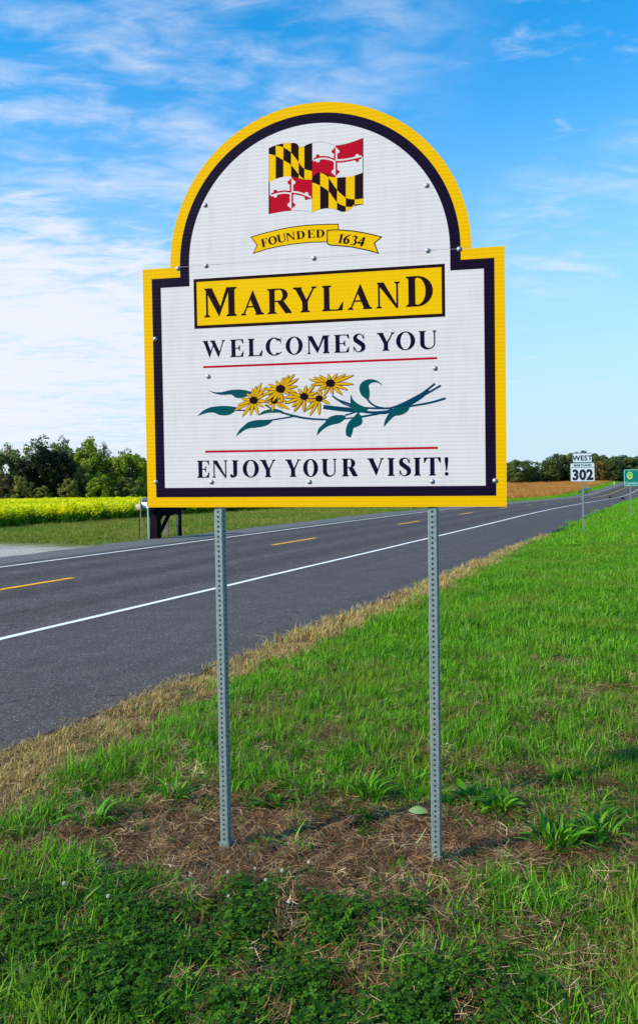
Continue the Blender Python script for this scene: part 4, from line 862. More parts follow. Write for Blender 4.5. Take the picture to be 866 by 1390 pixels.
def blades(n, rad, hmin, hmax, wd, lean=.5, seg=3, spread=None, flatf=0.0, shape='disc'):
    """n curved tapering blades growing from a disc"""
    a = rng.uniform(0, 2 * np.pi, n); r = rad * np.sqrt(rng.uniform(0, 1, n)); bx, by = r * np.cos(a), r * np.sin(a)
    h = rng.uniform(hmin, hmax, n); d = rng.uniform(0, 2 * np.pi, n); ln = np.abs(rng.normal(0, lean, n)) + .05; w_ = wd * rng.uniform(.6, 1.3, n)
    dx, dy = np.cos(d), np.sin(d); fc = d + np.pi / 2 + rng.uniform(-.6, .6, n); px, py = np.cos(fc), np.sin(fc)
    V = []; rows = seg + 1
    for k in range(rows):
        t = k / seg; hz_ = h * (t - .30 * ln * t * t) * (1 - flatf * .0); out = h * ln * (t ** 1.7) * .75; ww = w_ * (1 - t ** 2.2) * .5
        zc_ = np.maximum(hz_, .004)
        if k < seg:
            V.append(np.stack([bx + dx * out - px * ww, by + dy * out - py * ww, zc_ if k else -.01 * np.ones(n)], -1)); V.append(np.stack([bx + dx * out + px * ww, by + dy * out + py * ww, zc_ if k else -.01 * np.ones(n)], -1))
        else: V.append(np.stack([bx + dx * out, by + dy * out, zc_], -1))
    vpb = 2 * seg + 1; V = np.stack(V, 1).reshape(-1, 3); F_ = []
    for i in range(n):
        b = i * vpb
        for k in range(seg - 1): F_.append((b + 2 * k, b + 2 * k + 1, b + 2 * k + 3, b + 2 * k + 2))
        F_.append((b + 2 * seg - 2, b + 2 * seg - 1, b + 2 * seg))
    return V, F_, np.repeat(rng.uniform(0, 1, n), vpb)
def source(kind, data, mats, smooth_=True):
    """mesh objects kept out of the scene, used only as the shapes a scatter repeats"""
    col = bpy.data.collections.new(kind)
    for i, dd in enumerate(data):
        v, f, r_ = dd[:3]; me = bpy.data.meshes.new(kind + '_clump'); me.from_pydata(v.tolist() if isinstance(v, np.ndarray) else v, [], f)
        for m_ in (mats if isinstance(mats, list) else [mats]): me.materials.append(m_)
        at = me.attributes.new('rnd', 'FLOAT', 'POINT'); at.data.foreach_set('value', np.asarray(r_, dtype=np.float32))
        if len(dd) > 3: me.polygons.foreach_set('material_index', np.asarray(dd[3], dtype=np.int32))
        if smooth_: me.polygons.foreach_set('use_smooth', [True] * len(me.polygons))
        me.update(); col.objects.link(bpy.data.objects.new('%s_clump_%02d' % (kind, i), me))
    return col
def scatter(name, P, rot, scl, col, parent=None):
    n = len(P); me = bpy.data.meshes.new(name); me.vertices.add(n); me.vertices.foreach_set('co', np.asarray(P, dtype=np.float32).reshape(-1))
    k = len(col.objects)
    a = me.attributes.new('rot', 'FLOAT_VECTOR', 'POINT'); a.data.foreach_set('vector', np.asarray(rot, dtype=np.float32).reshape(-1))
    a = me.attributes.new('scl', 'FLOAT_VECTOR', 'POINT'); a.data.foreach_set('vector', np.asarray(scl, dtype=np.float32).reshape(-1))
    a = me.attributes.new('idx', 'INT', 'POINT'); a.data.foreach_set('value', rng.integers(0, k, n).astype(np.int32))
    o = bpy.data.objects.new(name, me); C.objects.link(o); o['kind'] = 'stuff'
    if parent: o.parent = parent
    ng = bpy.data.node_groups.new(name, 'GeometryNodeTree'); ng.interface.new_socket('Geometry', in_out='INPUT', socket_type='NodeSocketGeometry'); ng.interface.new_socket('Geometry', in_out='OUTPUT', socket_type='NodeSocketGeometry')
    gi = ng.nodes.new('NodeGroupInput'); go = ng.nodes.new('NodeGroupOutput'); ip = ng.nodes.new('GeometryNodeInstanceOnPoints'); ci = ng.nodes.new('GeometryNodeCollectionInfo')
    ci.inputs['Collection'].default_value = col; ci.inputs['Separate Children'].default_value = True; ci.inputs['Reset Children'].default_value = True
    def na(nm, ty): q = ng.nodes.new('GeometryNodeInputNamedAttribute'); q.data_type = ty; q.inputs[0].default_value = nm; return q.outputs[0]
    er = ng.nodes.new('FunctionNodeEulerToRotation'); L = ng.links
    L.new(na('rot', 'FLOAT_VECTOR'), er.inputs[0]); L.new(gi.outputs[0], ip.inputs['Points']); L.new(ci.outputs[0], ip.inputs['Instance']); ip.inputs['Pick Instance'].default_value = True
    L.new(na('idx', 'INT'), ip.inputs['Instance Index']); L.new(er.outputs[0], ip.inputs['Rotation']); L.new(na('scl', 'FLOAT_VECTOR'), ip.inputs['Scale']); L.new(ip.outputs[0], go.inputs[0])
    md = o.modifiers.new('scatter', 'NODES'); md.node_group = ng; return o
def wedge(y0, y1, per_m2, lo=-.46, hi=.46, pad=.5):
    """random points of the ground seen between two distances, a little wider than the view"""
    w0, w1 = (hi - lo) * y0 + 2 * pad, (hi - lo) * y1 + 2 * pad; n = int((w0 + w1) / 2 * (y1 - y0) * per_m2)
    y = np.sqrt(rng.uniform(y0 * y0, y1 * y1, int(n))) ; x = rng.uniform(lo * y - pad, hi * y + pad); return x, y
def put(name, x, y, col, s0, s1, zoff=0.0, zs=None, tilt=.12, parent=None):
    n = len(x); z = gz(x, y) + zoff; sc_ = rng.uniform(s0, s1, n); rot = np.stack([rng.normal(0, tilt, n), rng.normal(0, tilt, n), rng.uniform(0, 6.283, n)], -1)
    zz = sc_ * (1 if zs is None else zs); return scatter(name, np.stack([x, y, z], -1), rot, np.stack([sc_, sc_, zz], -1), col, parent)
# ---- near verge grass
gA = source('near_grass', [blades(40, .075, .035, .11, .0055, .95) for _ in range(5)] + [blades(26, .05, .06, .16, .0062, 1.2) for _ in range(3)] + [blades(16, .06, .07, .17, .0075, .7) for _ in range(2)], M['grass'])
x, y = wedge(2.1, 7.5, 420); s_, d_ = xy_sd(x, y); b_ = bareness(x, y)
keep = (d_ < dry_d(s_) - .05 + .45 * (fbm(x, y, 2.6, 31) - .5)) & (rng.uniform(0, 1, len(x)) > np.clip(b_ * 1.3, 0, .965))
clz = np.clip((3.75 - y + (fbm(x, y, 2.2, 44) - .5) * .9 - np.clip((x - .2) * 1.2, 0, 3)) / .3, 0, 1) * np.clip((.75 - x) / .3, 0, 1)   # clover ground: few grass clumps
keep &= rng.uniform(0, 1, len(x)) > clz * (.70 - .45 * np.clip((-.5 - x) / .4, 0, 1))
keep &= rng.uniform(0, 1, len(x)) < np.clip(-.10 + 1.7 * fbm(x, y, 4.5, 50), .12, 1)
x, y = x[keep], y[keep]
hs_ = (.34 + 1.15 * fbm(x, y, 2.4, 61) ** 1.4 + .25 * np.clip((-.55 - x) / .4, 0, 1) * np.clip((4.2 - y) / .5, 0, 1) + .25 * np.clip((x - .35) / .5, 0, 1) * np.clip((3.75 - y) / .4, 0, 1)) * np.interp(y, [2.4, 3.6, 4.6], [.68, .78, 1.0])
put('verge_grass', x, y, gA, .85, 1.25, zs=hs_)
gB = source('middle_grass', [blades(130, .22, .045, .13, .0085, .95, 2) for _ in range(5)], M['grass'])
x, y = wedge(7.0, 22, 42); s_, d_ = xy_sd(x, y); keep = d_ < dry_d(s_) - .10 + .4 * (fbm(x, y, 1.6, 31) - .5); x, y = x[keep], y[keep]
put('verge_grass', x, y, gB, .8, 1.3, zs=(.55 + .8 * fbm(x, y, .9, 62)) * np.clip((4.6 - xy_sd(x, y)[1]) / 1.0, .45, 1))
gC = source('far_grass', [blades(130, .55, .06, .15, .024, .8, 1) for _ in range(4)], M['grassfar'])
x, y = wedge(21, 110, 5.5, .1, .47); s_, d_ = xy_sd(x, y); keep = (d_ < 4.0) & (d_ > -40); x, y = x[keep], y[keep]; put('verge_grass', x, y, gC, .8, 1.3)
# ---- dry strip beside the asphalt
gD = source('dry_grass', [blades(50, .08, .02, .07, .004, 1.3) for _ in range(5)], M['drygrass'])
x, y = wedge(3.0, 9, 330, -.46, .25); s_, d_ = xy_sd(x, y); nn = fbm(x, y, 3.2, 71)
keep = (d_ > dry_d(s_) - .10 + .7 * (nn - .5)) & (d_ < 4.50 + .05 * rng.normal(0, 1, len(x))) & (rng.uniform(0, 1, len(x)) < -.35 + 1.6 * nn); x, y = x[keep], y[keep]; put('dry_roadside_grass', x, y, gD, .8, 1.4)
x, y = wedge(9, 26, 40, -.1, .35); s_, d_ = xy_sd(x, y); keep = (d_ > dry_d(s_) - .15 + .3 * (fbm(x, y, 2, 72) - .5)) & (d_ < 4.47); x, y = x[keep], y[keep]; put('dry_roadside_grass', x, y, gD, 1.6, 2.4, zs=1.0)
x, y = wedge(3.0, 8, 90, -.46, .2); s_, d_ = xy_sd(x, y); keep = (d_ > dry_d(s_) - .2) & (d_ < 4.40) & (rng.uniform(0, 1, len(x)) < np.clip((fbm(x, y, 4, 77) - .48) * 5, 0, 1) * np.clip((4.45 - d_) / .5, .1, 1)); x, y = x[keep], y[keep]; put('verge_grass', x, y, gA, .6, .9, zs=.5)
# ---- straw and litter on the bare patch
def strips(n, rad, l0, l1, wd):
    V, F_, r_ = [], [], []
    for i in range(n):
        a = rng.uniform(0, 6.283); r0 = rad * math.sqrt(rng.uniform()); c = np.array([r0 * math.cos(a), r0 * math.sin(a), .002 + .022 * rng.uniform() ** 1.5]); b = rng.uniform(0, 6.283); l = rng.uniform(l0, l1); w_ = wd * rng.uniform(.5, 1.4); u = np.array([math.cos(b), math.sin(b), rng.normal(0, .16)]); p = np.array([-math.sin(b), math.cos(b), rng.normal(0, .3)]); q = rng.uniform(0, 1); bend = rng.normal(0, .12) * l
        k = len(V)
        for t, ww in ((-.5, .6), (0, 1), (.5, .4)):
            m_ = c + u * l * t + p * bend * (1 - 4 * t * t); m_[2] = max(m_[2], .001); V += [m_ - p * w_ * ww / 2, m_ + p * w_ * ww / 2]; r_ += [q, q]
        F_ += [(k, k + 1, k + 3, k + 2), (k + 2, k + 3, k + 5, k + 4)]
    return np.array(V), F_, r_
gS = source('straw', [strips(46, .10, .03, .17, .0028) for _ in range(6)], M['straw'], False)
x, y = wedge(3.2, 5.2, 620, -.45, .45); b_ = bareness(x, y); keep = (b_ > .25) & (rng.uniform(0, 1, len(x)) < np.clip(-.55 + 2.1 * fbm(x, y, 4.5, 81), .06, 1)); x, y = x[keep], y[keep]; put('dead_straw', x, y, gS, .7, 1.3, tilt=.08)
x, y = wedge(3.0, 9, 160, -.46, .25); s_, d_ = xy_sd(x, y); keep = (d_ > dry_d(s_) - .1) & (d_ < 4.5); x, y = x[keep], y[keep]; put('dead_straw', x, y, gS, .6, 1.1, tilt=.08)
x, y = wedge(2.1, 8, 110, -.46, .46); s_, d_ = xy_sd(x, y); keep = d_ < 3.6; x, y = x[keep], y[keep]; put('dead_straw', x, y, gS, .6, 1.0, zoff=.03, tilt=.2)
# ---- clover
def clover(n, rad):
    V, F_, r_ = [], [], []
    for i in range(n):
        a = rng.uniform(0, 6.283); r0 = rad * math.sqrt(rng.uniform()); cx, cy = r0 * math.cos(a), r0 * math.sin(a); h = rng.uniform(.012, .07); t0 = rng.uniform(0, 6.283); q = rng.uniform(0, 1); L = rng.uniform(.007, .014); tl = rng.normal(0, .25, 2)
        k = len(V); V += [(cx - .0006, cy, 0), (cx + .0006, cy, 0), (cx, cy, h)]; r_ += [q] * 3; F_.append((k, k + 1, k + 2))
        for j in range(3):
            b = t0 + j * 2.094; k = len(V); ca, sa = math.cos(b), math.sin(b)
            for (u, w_, dz) in ((0, 0, 0), (.55, -.48, .10), (1.0, -.30, .02), (.92, 0, -.06), (1.0, .30, .02), (.55, .48, .10)):
                X, Y = u * L * ca - w_ * L * sa, u * L * sa + w_ * L * ca; V.append((cx + X, cy + Y, h + dz * L + X * tl[0] + Y * tl[1])); r_.append(q)
            F_ += [(k, k + 1, k + 2, k + 3), (k, k + 3, k + 4, k + 5)]
    return np.array(V), F_, r_
gK = source('clover', [clover(46, .07) for _ in range(5)], M['clover'])
x, y = wedge(2.1, 4.4, 560, -.46, .46); clz = np.clip((3.80 - y + (fbm(x, y, 2.2, 44) - .5) * .9 - np.clip((x - .2) * 1.0, 0, 3)) / .3, 0, 1) * np.clip((.95 - x) / .3, 0, 1)
keep = rng.uniform(0, 1, len(x)) < clz * np.clip(-1.25 + 3.1 * fbm(x, y, 5.5, 55), .05, .9) * (1 - np.clip(bareness(x, y) * 1.1, 0, 1)); x, y = x[keep], y[keep]; put('clover_patch', x, y, gK, .8, 1.3)
x, y = wedge(3.3, 5.5, 110, -.46, .46); s_, d_ = xy_sd(x, y); keep = (fbm(x, y, 5, 91) > .53) & (d_ < 3.6); x, y = x[keep], y[keep]; put('clover_patch', x, y, gK, .5, .9)
# ---- far verge, crop, rusty field
gM = source('mown_grass', [blades(90, .6, .05, .13, .028, .5, 1) for _ in range(4)], M['mown'])
x, y = wedge(17, 95, 7, -.47, .3); s_, d_ = xy_sd(x, y); gravel = (d_ < 21.6) & (s_ < 19.5)
keep = (d_ > 17.2 + .3 * (fbm(x, y, .7, 33) - .5)) & (d_ < 29) & (s_ < 90) & ~gravel; x, y = x[keep], y[keep]; put('far_verge_grass', x, y, gM, .7, 1.1)
x, y = wedge(70, 300, 1.2, .1, .46); s_, d_ = xy_sd(x, y); keep = (d_ > 17.2) & (d_ < 21.5); x, y = x[keep], y[keep]; put('far_verge_grass', x, y, gC, 1.2, 2.0)
def beans(n, lo, hi, rad, size, mat_split):
    V, F_, r_, mi = [], [], [], []
    for i in range(n):
        h = lo + (hi - lo) * rng.uniform() ** .6; a = rng.uniform(0, 6.283); r0 = rad * math.sqrt(rng.uniform()); c = np.array([r0 * math.cos(a), r0 * math.sin(a), h]); q = rng.uniform(0, 1)
        nrm = np.array([rng.normal(0, .5), rng.normal(0, .5), 1.0]); nrm /= np.linalg.norm(nrm); u = np.cross(nrm, [math.cos(a), math.sin(a), .1]); u /= np.linalg.norm(u); v = np.cross(nrm, u); L = size * rng.uniform(.7, 1.3); k = len(V)
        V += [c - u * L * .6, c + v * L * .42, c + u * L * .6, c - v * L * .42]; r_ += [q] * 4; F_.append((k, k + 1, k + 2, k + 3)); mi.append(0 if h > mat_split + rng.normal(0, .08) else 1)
    for i in range(6):
        a = rng.uniform(0, 6.283); r0 = rad * .7 * math.sqrt(rng.uniform()); k = len(V); X, Y = r0 * math.cos(a), r0 * math.sin(a); V += [(X - .006, Y, 0), (X + .006, Y, 0), (X, Y, hi * .9)]; r_ += [.3] * 3; F_.append((k, k + 1, k + 2)); mi.append(1)
    return np.array(V), F_, r_, mi
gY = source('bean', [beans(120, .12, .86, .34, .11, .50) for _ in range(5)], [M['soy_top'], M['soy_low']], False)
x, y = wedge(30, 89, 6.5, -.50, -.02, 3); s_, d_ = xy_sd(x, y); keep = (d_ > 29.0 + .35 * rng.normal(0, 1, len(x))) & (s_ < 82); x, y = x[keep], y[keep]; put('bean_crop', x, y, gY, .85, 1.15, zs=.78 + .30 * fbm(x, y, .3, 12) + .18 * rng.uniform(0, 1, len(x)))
gF = source('field_grass', [blades(120, 1.1, .35, .95, .07, .35, 1) for _ in range(4)], M['field'])
x, y = wedge(62, 330, .75, .08, .47, 2); s_, d_ = xy_sd(x, y); keep = (d_ > 21 + 1.2 * (fbm(x, y, .3, 15) - .5)) & (s_ > 58); x, y = x[keep], y[keep]; put('rusty_field_grass', x, y, gF, .8, 1.3, zs=.55 + .7 * fbm(x, y, .08, 19), parent=None)

# ---- trees
def crown(cl, leaf, n_per, seed, conic=0.0, gap=0.25):
    """leaf-sized faces in clumps spread through a crown of unit half-width; cl = number of clumps"""
    g = np.random.default_rng(seed); V, F_, r_ = [], [], []
    cs = []
    for i in range(cl):
        while True:
            p = g.uniform(-1, 1, 3)
            if (p ** 2).sum() < 1 and (p ** 2).sum() > .10: break
        p = p / np.linalg.norm(p) * (np.linalg.norm(p) ** .55) * (1 + .18 * math.sin(3 * math.atan2(p[1], p[0]) + seed) + .12 * math.sin(5 * p[2] + seed)); z = (p[2] + 1) / 2; k = 1 - conic * z; cs.append((p[0] * k, p[1] * k, .5 + (z - .5) * (1 - .22 * (p[2] ** 2) * (1 - conic))))
    for cx, cy, cz in cs:
        R_ = g.uniform(.13, .26); q0 = g.uniform(0, 1)
        n = int(n_per * (R_ / .2) ** 2); d = g.normal(0, 1, (n, 3)); d /= np.linalg.norm(d, axis=1)[:, None]; rr = R_ * g.uniform(.35, 1.08, n) ** .7
        for j in range(n):
            c = np.array([cx, cy, cz]) + d[j] * rr[j] * np.array([1, 1, .42]); nrm = d[j] + g.normal(0, .6, 3); nrm /= np.linalg.norm(nrm); u = np.cross(nrm, [.3, .2, 1]); u /= np.linalg.norm(u); v = np.cross(nrm, u); L = leaf * g.uniform(.6, 1.4); k = len(V)
            s3 = np.array([1, 1, .5]); V += [c - u * L * s3, c + v * L * .6 * s3, c + u * L * s3, c - v * L * .6 * s3]; F_.append((k, k + 1, k + 2, k + 3)); r_ += [q0 * .6 + g.uniform(0, .4)] * 4
    return np.array(V), F_, r_
TM = {}
def tmat(k, stops): TM[k] = leafmat(k + '_foliage', stops, .25, .7)
tmat('dark', [(0, (.008, .012, .006)), (.5, (.016, .026, .010)), (1, (.04, .055, .018))]); tmat('bright', [(0, (.08, .11, .008)), (.5, (.21, .27, .015)), (1, (.40, .42, .04))])
tmat('grey', [(0, (.06, .09, .04)), (.5, (.12, .17, .06)), (1, (.24, .30, .12))]); tmat('olive', [(0, (.09, .09, .02)), (.5, (.20, .19, .04)), (1, (.34, .30, .08))])
tmat('mid', [(0, (.045, .06, .018)), (.5, (.11, .14, .035)), (1, (.22, .25, .07))]); tmat('blue', [(0, (.05, .07, .055)), (.5, (.09, .12, .085)), (1, (.15, .19, .12))]); tmat('autumn', [(0, (.10, .07, .02)), (.5, (.22, .14, .03)), (1, (.34, .22, .05))]); tmat('pink', [(0, (.08, .055, .03)), (.5, (.16, .11, .06)), (1, (.22, .17, .08))])  # blue set: distance haze put into the leaf colour of the far trees
M['bark'] = simple('tree_bark', (.07, .055, .045), .9, 0, .4, 6, .5, .02)
CR = {}
def crown_mesh(kind, mat):
    key = (kind, mat)
    if key not in CR:
        spec = {'round': (95, .058, 70, 1, 0.0), 'round2': (90, .058, 70, 2, .15), 'broad': (110, .052, 75, 3, .1), 'conic': (85, .058, 70, 4, .55), 'airy': (62, .045, 48, 5, .1), 'shrub': (60, .085, 55, 6, .2)}[kind]
        v, f, r_ = crown(spec[0], spec[1], spec[2], spec[3] + 10, spec[4]); me = bpy.data.meshes.new('crown'); me.from_pydata(v.tolist(), [], f); me.materials.append(TM[mat]); at = me.attributes.new('rnd', 'FLOAT', 'POINT'); at.data.foreach_set('value', np.asarray(r_, dtype=np.float32)); me.update(); CR[key] = me
    return CR[key]
def limbs(h, w_, airy=False):
    b = MB(); r0 = h * .022 + .04; b.bar((0, 0, -.3), (.02 * h, 0, h * .45), r0 * 2, n=7, w2=r0 * 1.3); b.bar((.02 * h, 0, h * .45), (0, .02 * h, h * .9), r0 * 1.3, n=6, w2=r0 * .3)
    for i in range(9 if airy else 6):
        a = i * 2.4 + h; z0 = h * (.28 + .07 * i * (.8 if airy else 1)); l = w_ * (.75 - .04 * i); b.bar((.01 * h, 0, z0), (l * math.cos(a), l * math.sin(a), z0 + h * .22), r0 * .7, n=5, w2=r0 * .12)
    return b
def tree(px, dep, hgt, wid, kind, mat, label, group, name='tree', base=0.12):
    xx = (px - 433) / 1050 * dep; yy = dep; z = float(gz(np.array([xx]), np.array([yy]))[0]); t = empty(name, (xx, yy, z), rnd.uniform(0, 6.28), label=label, cat='shrub' if name == 'shrub' else 'tree', group=group)
    if name != 'shrub': limbs(hgt, wid / 2, kind == 'airy').build('trunk', M['bark'], t, True)
    c = bpy.data.objects.new('crown', crown_mesh(kind, mat)); C.objects.link(c); c.parent = t; c.location = (0, 0, hgt * base); c.scale = (wid / 2, wid / 2, hgt * (1 - base)); return t
TG = 'trees along the back of the bean crop'
def ht(top, px, dep):   # height that reaches a given elevation
    hz_ = 655 - .0175 * (px - 433); xx = (px - 433) / 1050 * dep; return (hz_ - top) / 1050 * dep + EYE - float(gz(np.array([xx]), np.array([float(dep)]))[0])
for px, top, dep, wpx, kind, mat, label in [
    (64, 604, 90, 52, 'broad', 'dark', 'very dark dense evergreen tree behind the yellow crop at the left'),
    (40, 622, 89, 30, 'round', 'dark', 'smaller dark evergreen hugging the left side of the big dark one'),
    (52, 590, 104, 56, 'airy', 'grey', 'pale feathery tree whose top rises above the dark evergreen'),
    (14, 600, 106, 34, 'airy', 'olive', 'thin brownish open-crowned tree at the left edge of the photo'),
    (4, 612, 100, 40, 'round2', 'mid', 'mid green tree cut off by the left edge of the photo'),
    (88, 591, 108, 36, 'airy', 'grey', 'tall grey green tree with an open top between the dark evergreen and the bright tree'),
    (98, 602, 102, 34, 'round', 'mid', 'rounded mid green tree right behind the gap beside the dark evergreen'),
    (120, 596, 93, 44, 'conic', 'bright', 'bright green pointed tree right of the dark evergreen'),
    (108, 632, 91, 34, 'shrub', 'olive', 'low olive bushy tree at the foot of the bright pointed one'),
    (142, 600, 108, 30, 'airy', 'grey', 'wispy grey green tree poking above right of the bright pointed tree'),
    (150, 614, 95, 46, 'round', 'bright', 'round bright green tree third from the sign edge'),
    (176, 612, 94, 44, 'round2', 'bright', 'bushy leaf green tree second from the sign edge'),
    (196, 617, 98, 40, 'round', 'mid', 'dull green tree half hidden by the left edge of the big sign'),
    (170, 608, 112, 44, 'airy', 'mid', 'high thin tree behind the bushy leaf green one')]:
    w_ = wpx / 1050 * dep * 1.2; tree(px, dep, ht(top, px, dep), w_, kind, mat, label, TG, base=.02)
for px, top, dep, wpx, kind, mat, label in [
    (8, 640, 87, 34, 'shrub', 'pink', 'pinkish brown bush at the left edge below the trees'), (30, 646, 86.5, 26, 'shrub', 'olive', 'olive yellow bush left of the dark evergreen base'),
    (56, 660, 87, 26, 'shrub', 'olive', 'low yellowish bush under the dark evergreen'), (92, 650, 87.5, 26, 'shrub', 'olive', 'olive bush right of the dark evergreen base'),
    (138, 645, 87.5, 36, 'shrub', 'bright', 'bright bush under the round bright tree'), (174, 648, 88, 36, 'shrub', 'mid', 'mid green bush left of the sign edge')]:
    w_ = wpx / 1050 * dep * 1.2; tree(px, dep, ht(top, px, dep), w_, kind, mat, label, 'bushes at the back of the bean crop', 'shrub', 0)
RG = 'trees along the far side of the rusty field'
for px, top, dep, wpx, kind, mat, label in [
    (704, 623, 262, 36, 'broad', 'mid', 'lone rounded green tree just right of the big sign'), (722, 631, 270, 24, 'round', 'blue', 'smaller dull tree leaning on the lone rounded one'), (690, 634, 275, 22, 'round2', 'mid', 'low tree half hidden by the right edge of the big sign'),
    (745, 622, 268, 28, 'round', 'mid', 'left end tree of the long dark wood across the field'), (760, 615, 275, 34, 'broad', 'blue', 'tall haze-tinted green tree left of the route marker'), (776, 613, 270, 34, 'round2', 'mid', 'dark tree standing behind the left side of the route marker'),
    (792, 611, 280, 36, 'broad', 'blue', 'tallest dark tree right behind the route marker'), (812, 615, 278, 34, 'round', 'mid', 'broad green tree just right of the route marker'),
    (814, 624, 262, 20, 'round2', 'autumn', 'orange tinged tree turning colour right of the route marker'), (828, 619, 272, 30, 'round', 'mid', 'green tree between the orange tinged one and the county sign'), (842, 617, 280, 34, 'broad', 'blue', 'haze-tinted tree rising behind the left edge of the county sign'),
    (858, 619, 275, 34, 'round2', 'mid', 'green tree above the county sign at the right edge'), (874, 617, 285, 36, 'broad', 'blue', 'haze-tinted tree running off the right edge of the photo'), (895, 618, 285, 38, 'broad', 'mid', 'green tree past the right edge of the photo')]:
    w_ = wpx / 1050 * dep * 1.2; tree(px, dep, ht(top, px, dep), w_, kind, mat, label, RG, base=.03)
# undergrowth that closes the foot of both woods
gU = source('undergrowth', [crown(16, .10, 34, 40 + i, .2) for i in range(3)], TM['mid'])
xx = np.concatenate([np.linspace(.23, .50, 60) * 288, np.linspace(.23, .50, 60) * 276]); yy = np.concatenate([np.full(60, 288.), np.full(60, 276.)]) + rng.normal(0, 2, 120); xx = xx + rng.normal(0, 1, 120)
kp = (xx < .255 * 280) | (xx > .275 * 280); xx, yy = xx[kp], yy[kp]; n = len(xx); z = gz(xx, yy); q = rng.uniform(3.2, 4.5, n)
scatter('wood_undergrowth', np.stack([xx, yy, z - .3], -1), np.stack([np.zeros(n), np.zeros(n), rng.uniform(0, 6.28, n)], -1), np.stack([q, q, rng.uniform(3, 5.5, n)], -1), gU)
n = 90; xx = np.linspace(-60, 25, n) + rng.normal(0, 1, n); yy = np.interp(xx, [-60, -18, 25], [100, 103, 160]) + rng.normal(0, 3, n); z = gz(xx, yy); q = rng.uniform(1.8, 2.8, n)
scatter('wood_undergrowth', np.stack([xx, yy, z - .2], -1), np.stack([np.zeros(n), np.zeros(n), rng.uniform(0, 6.28, n)], -1), np.stack([q, q, rng.uniform(2.5, 4.5, n)], -1), gU)

# ---- weeds, blossoms, stones
def leaf_mesh(L, W, fold, arch, seed):
    g = random.Random(seed); V, Fc = [], []; n = 7
    for i in range(n + 1):
        t = i / n; w_ = W * (math.sin(math.pi * (t * .9 + .06)) ** .8) * (1 + g.uniform(-.08, .08)) if i < n else .0005; z = L * (arch * t - arch * 1.15 * t * t * 1.0); y = L * t
        V += [(-w_ / 2, y, z + fold * w_), (0, y, z), (w_ / 2, y, z + fold * w_)]
    for i in range(n):
        a = 3 * i; Fc += [(a, a + 1, a + 4, a + 3), (a + 1, a + 2, a + 5, a + 4)]
    me = bpy.data.meshes.new('leaf'); me.from_pydata(V, [], Fc); me.materials.append(M['broad']); at = me.attributes.new('rnd', 'FLOAT', 'POINT'); at.data.foreach_set('value', [g.uniform(0, 1)] * len(V)); me.polygons.foreach_set('use_smooth', [True] * len(me.polygons)); me.update(); return me
LM = {'long': [leaf_mesh(1, .11, .25, .75, i) for i in range(4)], 'oval': [leaf_mesh(1, .36, .18, .55, 10 + i) for i in range(4)]}
def weed(px, py, n, L, kind, tilt, label, cat='weed'):
    z = float(gz(np.array([px]), np.array([py]))[0]); t = empty('broadleaf_weed', (px, py, z), rnd.uniform(0, 6), label=label, cat=cat, group='broadleaf weeds around the bare patch')
    for i in range(n):
        o = bpy.data.objects.new('leaf', rnd.choice(LM[kind])); C.objects.link(o); o.parent = t; s = L * rnd.uniform(.40, 1.0); o.scale = (s, s, s * rnd.uniform(.7, 1.3)); o.rotation_euler = (R(rnd.uniform(tilt[0], tilt[1])), R(rnd.uniform(-12, 12)), i * 2.399 + rnd.uniform(-.3, .3)); q = .42 * L * math.sqrt(rnd.random()); aa = rnd.uniform(0, 6.283); o.location = (q * math.cos(aa), q * math.sin(aa), .003); o.rotation_euler.z = aa - math.pi / 2 + rnd.uniform(-.9, .9)
def stem_leaf(): pass
weed(1.17, 3.95, 64, .22, 'long', (25, 78), 'big rosette of long bright leaves at the right end of the bare patch')
weed(1.42, 4.00, 48, .20, 'long', (30, 80), 'second long leaved rosette nearer the right edge')
weed(.27, 4.60, 40, .19, 'long', (40, 80), 'upright tuft of broad leaves midway between the posts behind the bare soil')
weed(.86, 4.52, 30, .15, 'oval', (10, 55), 'curly light green weed right of the right post')
weed(1.00, 4.40, 26, .16, 'oval', (10, 60), 'flat leaved weed behind the long leaved rosette')
weed(-.30, 4.55, 26, .14, 'oval', (15, 65), 'small broad weed just right of the left post')
weed(-.10, 4.66, 24, .16, 'long', (25, 70), 'thin leaved weed midway behind the left post')
weed(-.90, 4.62, 36, .17, 'long', (35, 75), 'leafy tuft left of the left post')
weed(-1.28, 4.30, 34, .17, 'long', (25, 70), 'spreading tuft near the roadside at the left')
weed(-.15, 3.90, 16, .06, 'oval', (0, 40), 'tiny mallow weed in the bare soil between the posts')
weed(.52, 3.72, 18, .06, 'oval', (5, 45), 'tiny weed at the foot of the right post')
weed(.05, 3.98, 12, .05, 'oval', (5, 50), 'tiny dark weed in the middle of the straw')
weed(-.33, 4.12, 9, .05, 'oval', (5, 50), 'tiny light green weed right of the left post foot')
weed(.68, 4.28, 8, .10, 'long', (20, 60), 'few bright blades sprouting from soil beside the right post')
weed(-.72, 3.60, 14, .13, 'long', (25, 70), 'long bladed tuft at the lower left of the left post')
M['pale_leaf'] = simple('pale_green_leaf', (.22, .31, .10), .7, 0, .2, 20, .2, .001)
lf = leaf_mesh(.11, .045, .35, .25, 99); lf.materials.clear(); lf.materials.append(M['pale_leaf'])
o = bpy.data.objects.new('fallen_leaf', lf); C.objects.link(o); o.location = (.575, 4.34, float(gz(np.array([.575]), np.array([4.34]))[0]) + .045); o.matrix_world = Matrix.Translation(o.location) @ Matrix.Rotation(R(88), 4, 'Z') @ Matrix.Rotation(R(4), 4, 'X') @ Matrix.Rotation(R(-48), 4, 'Y'); tag(o, 'large pale green leaf lying just left of the right post', 'leaf')
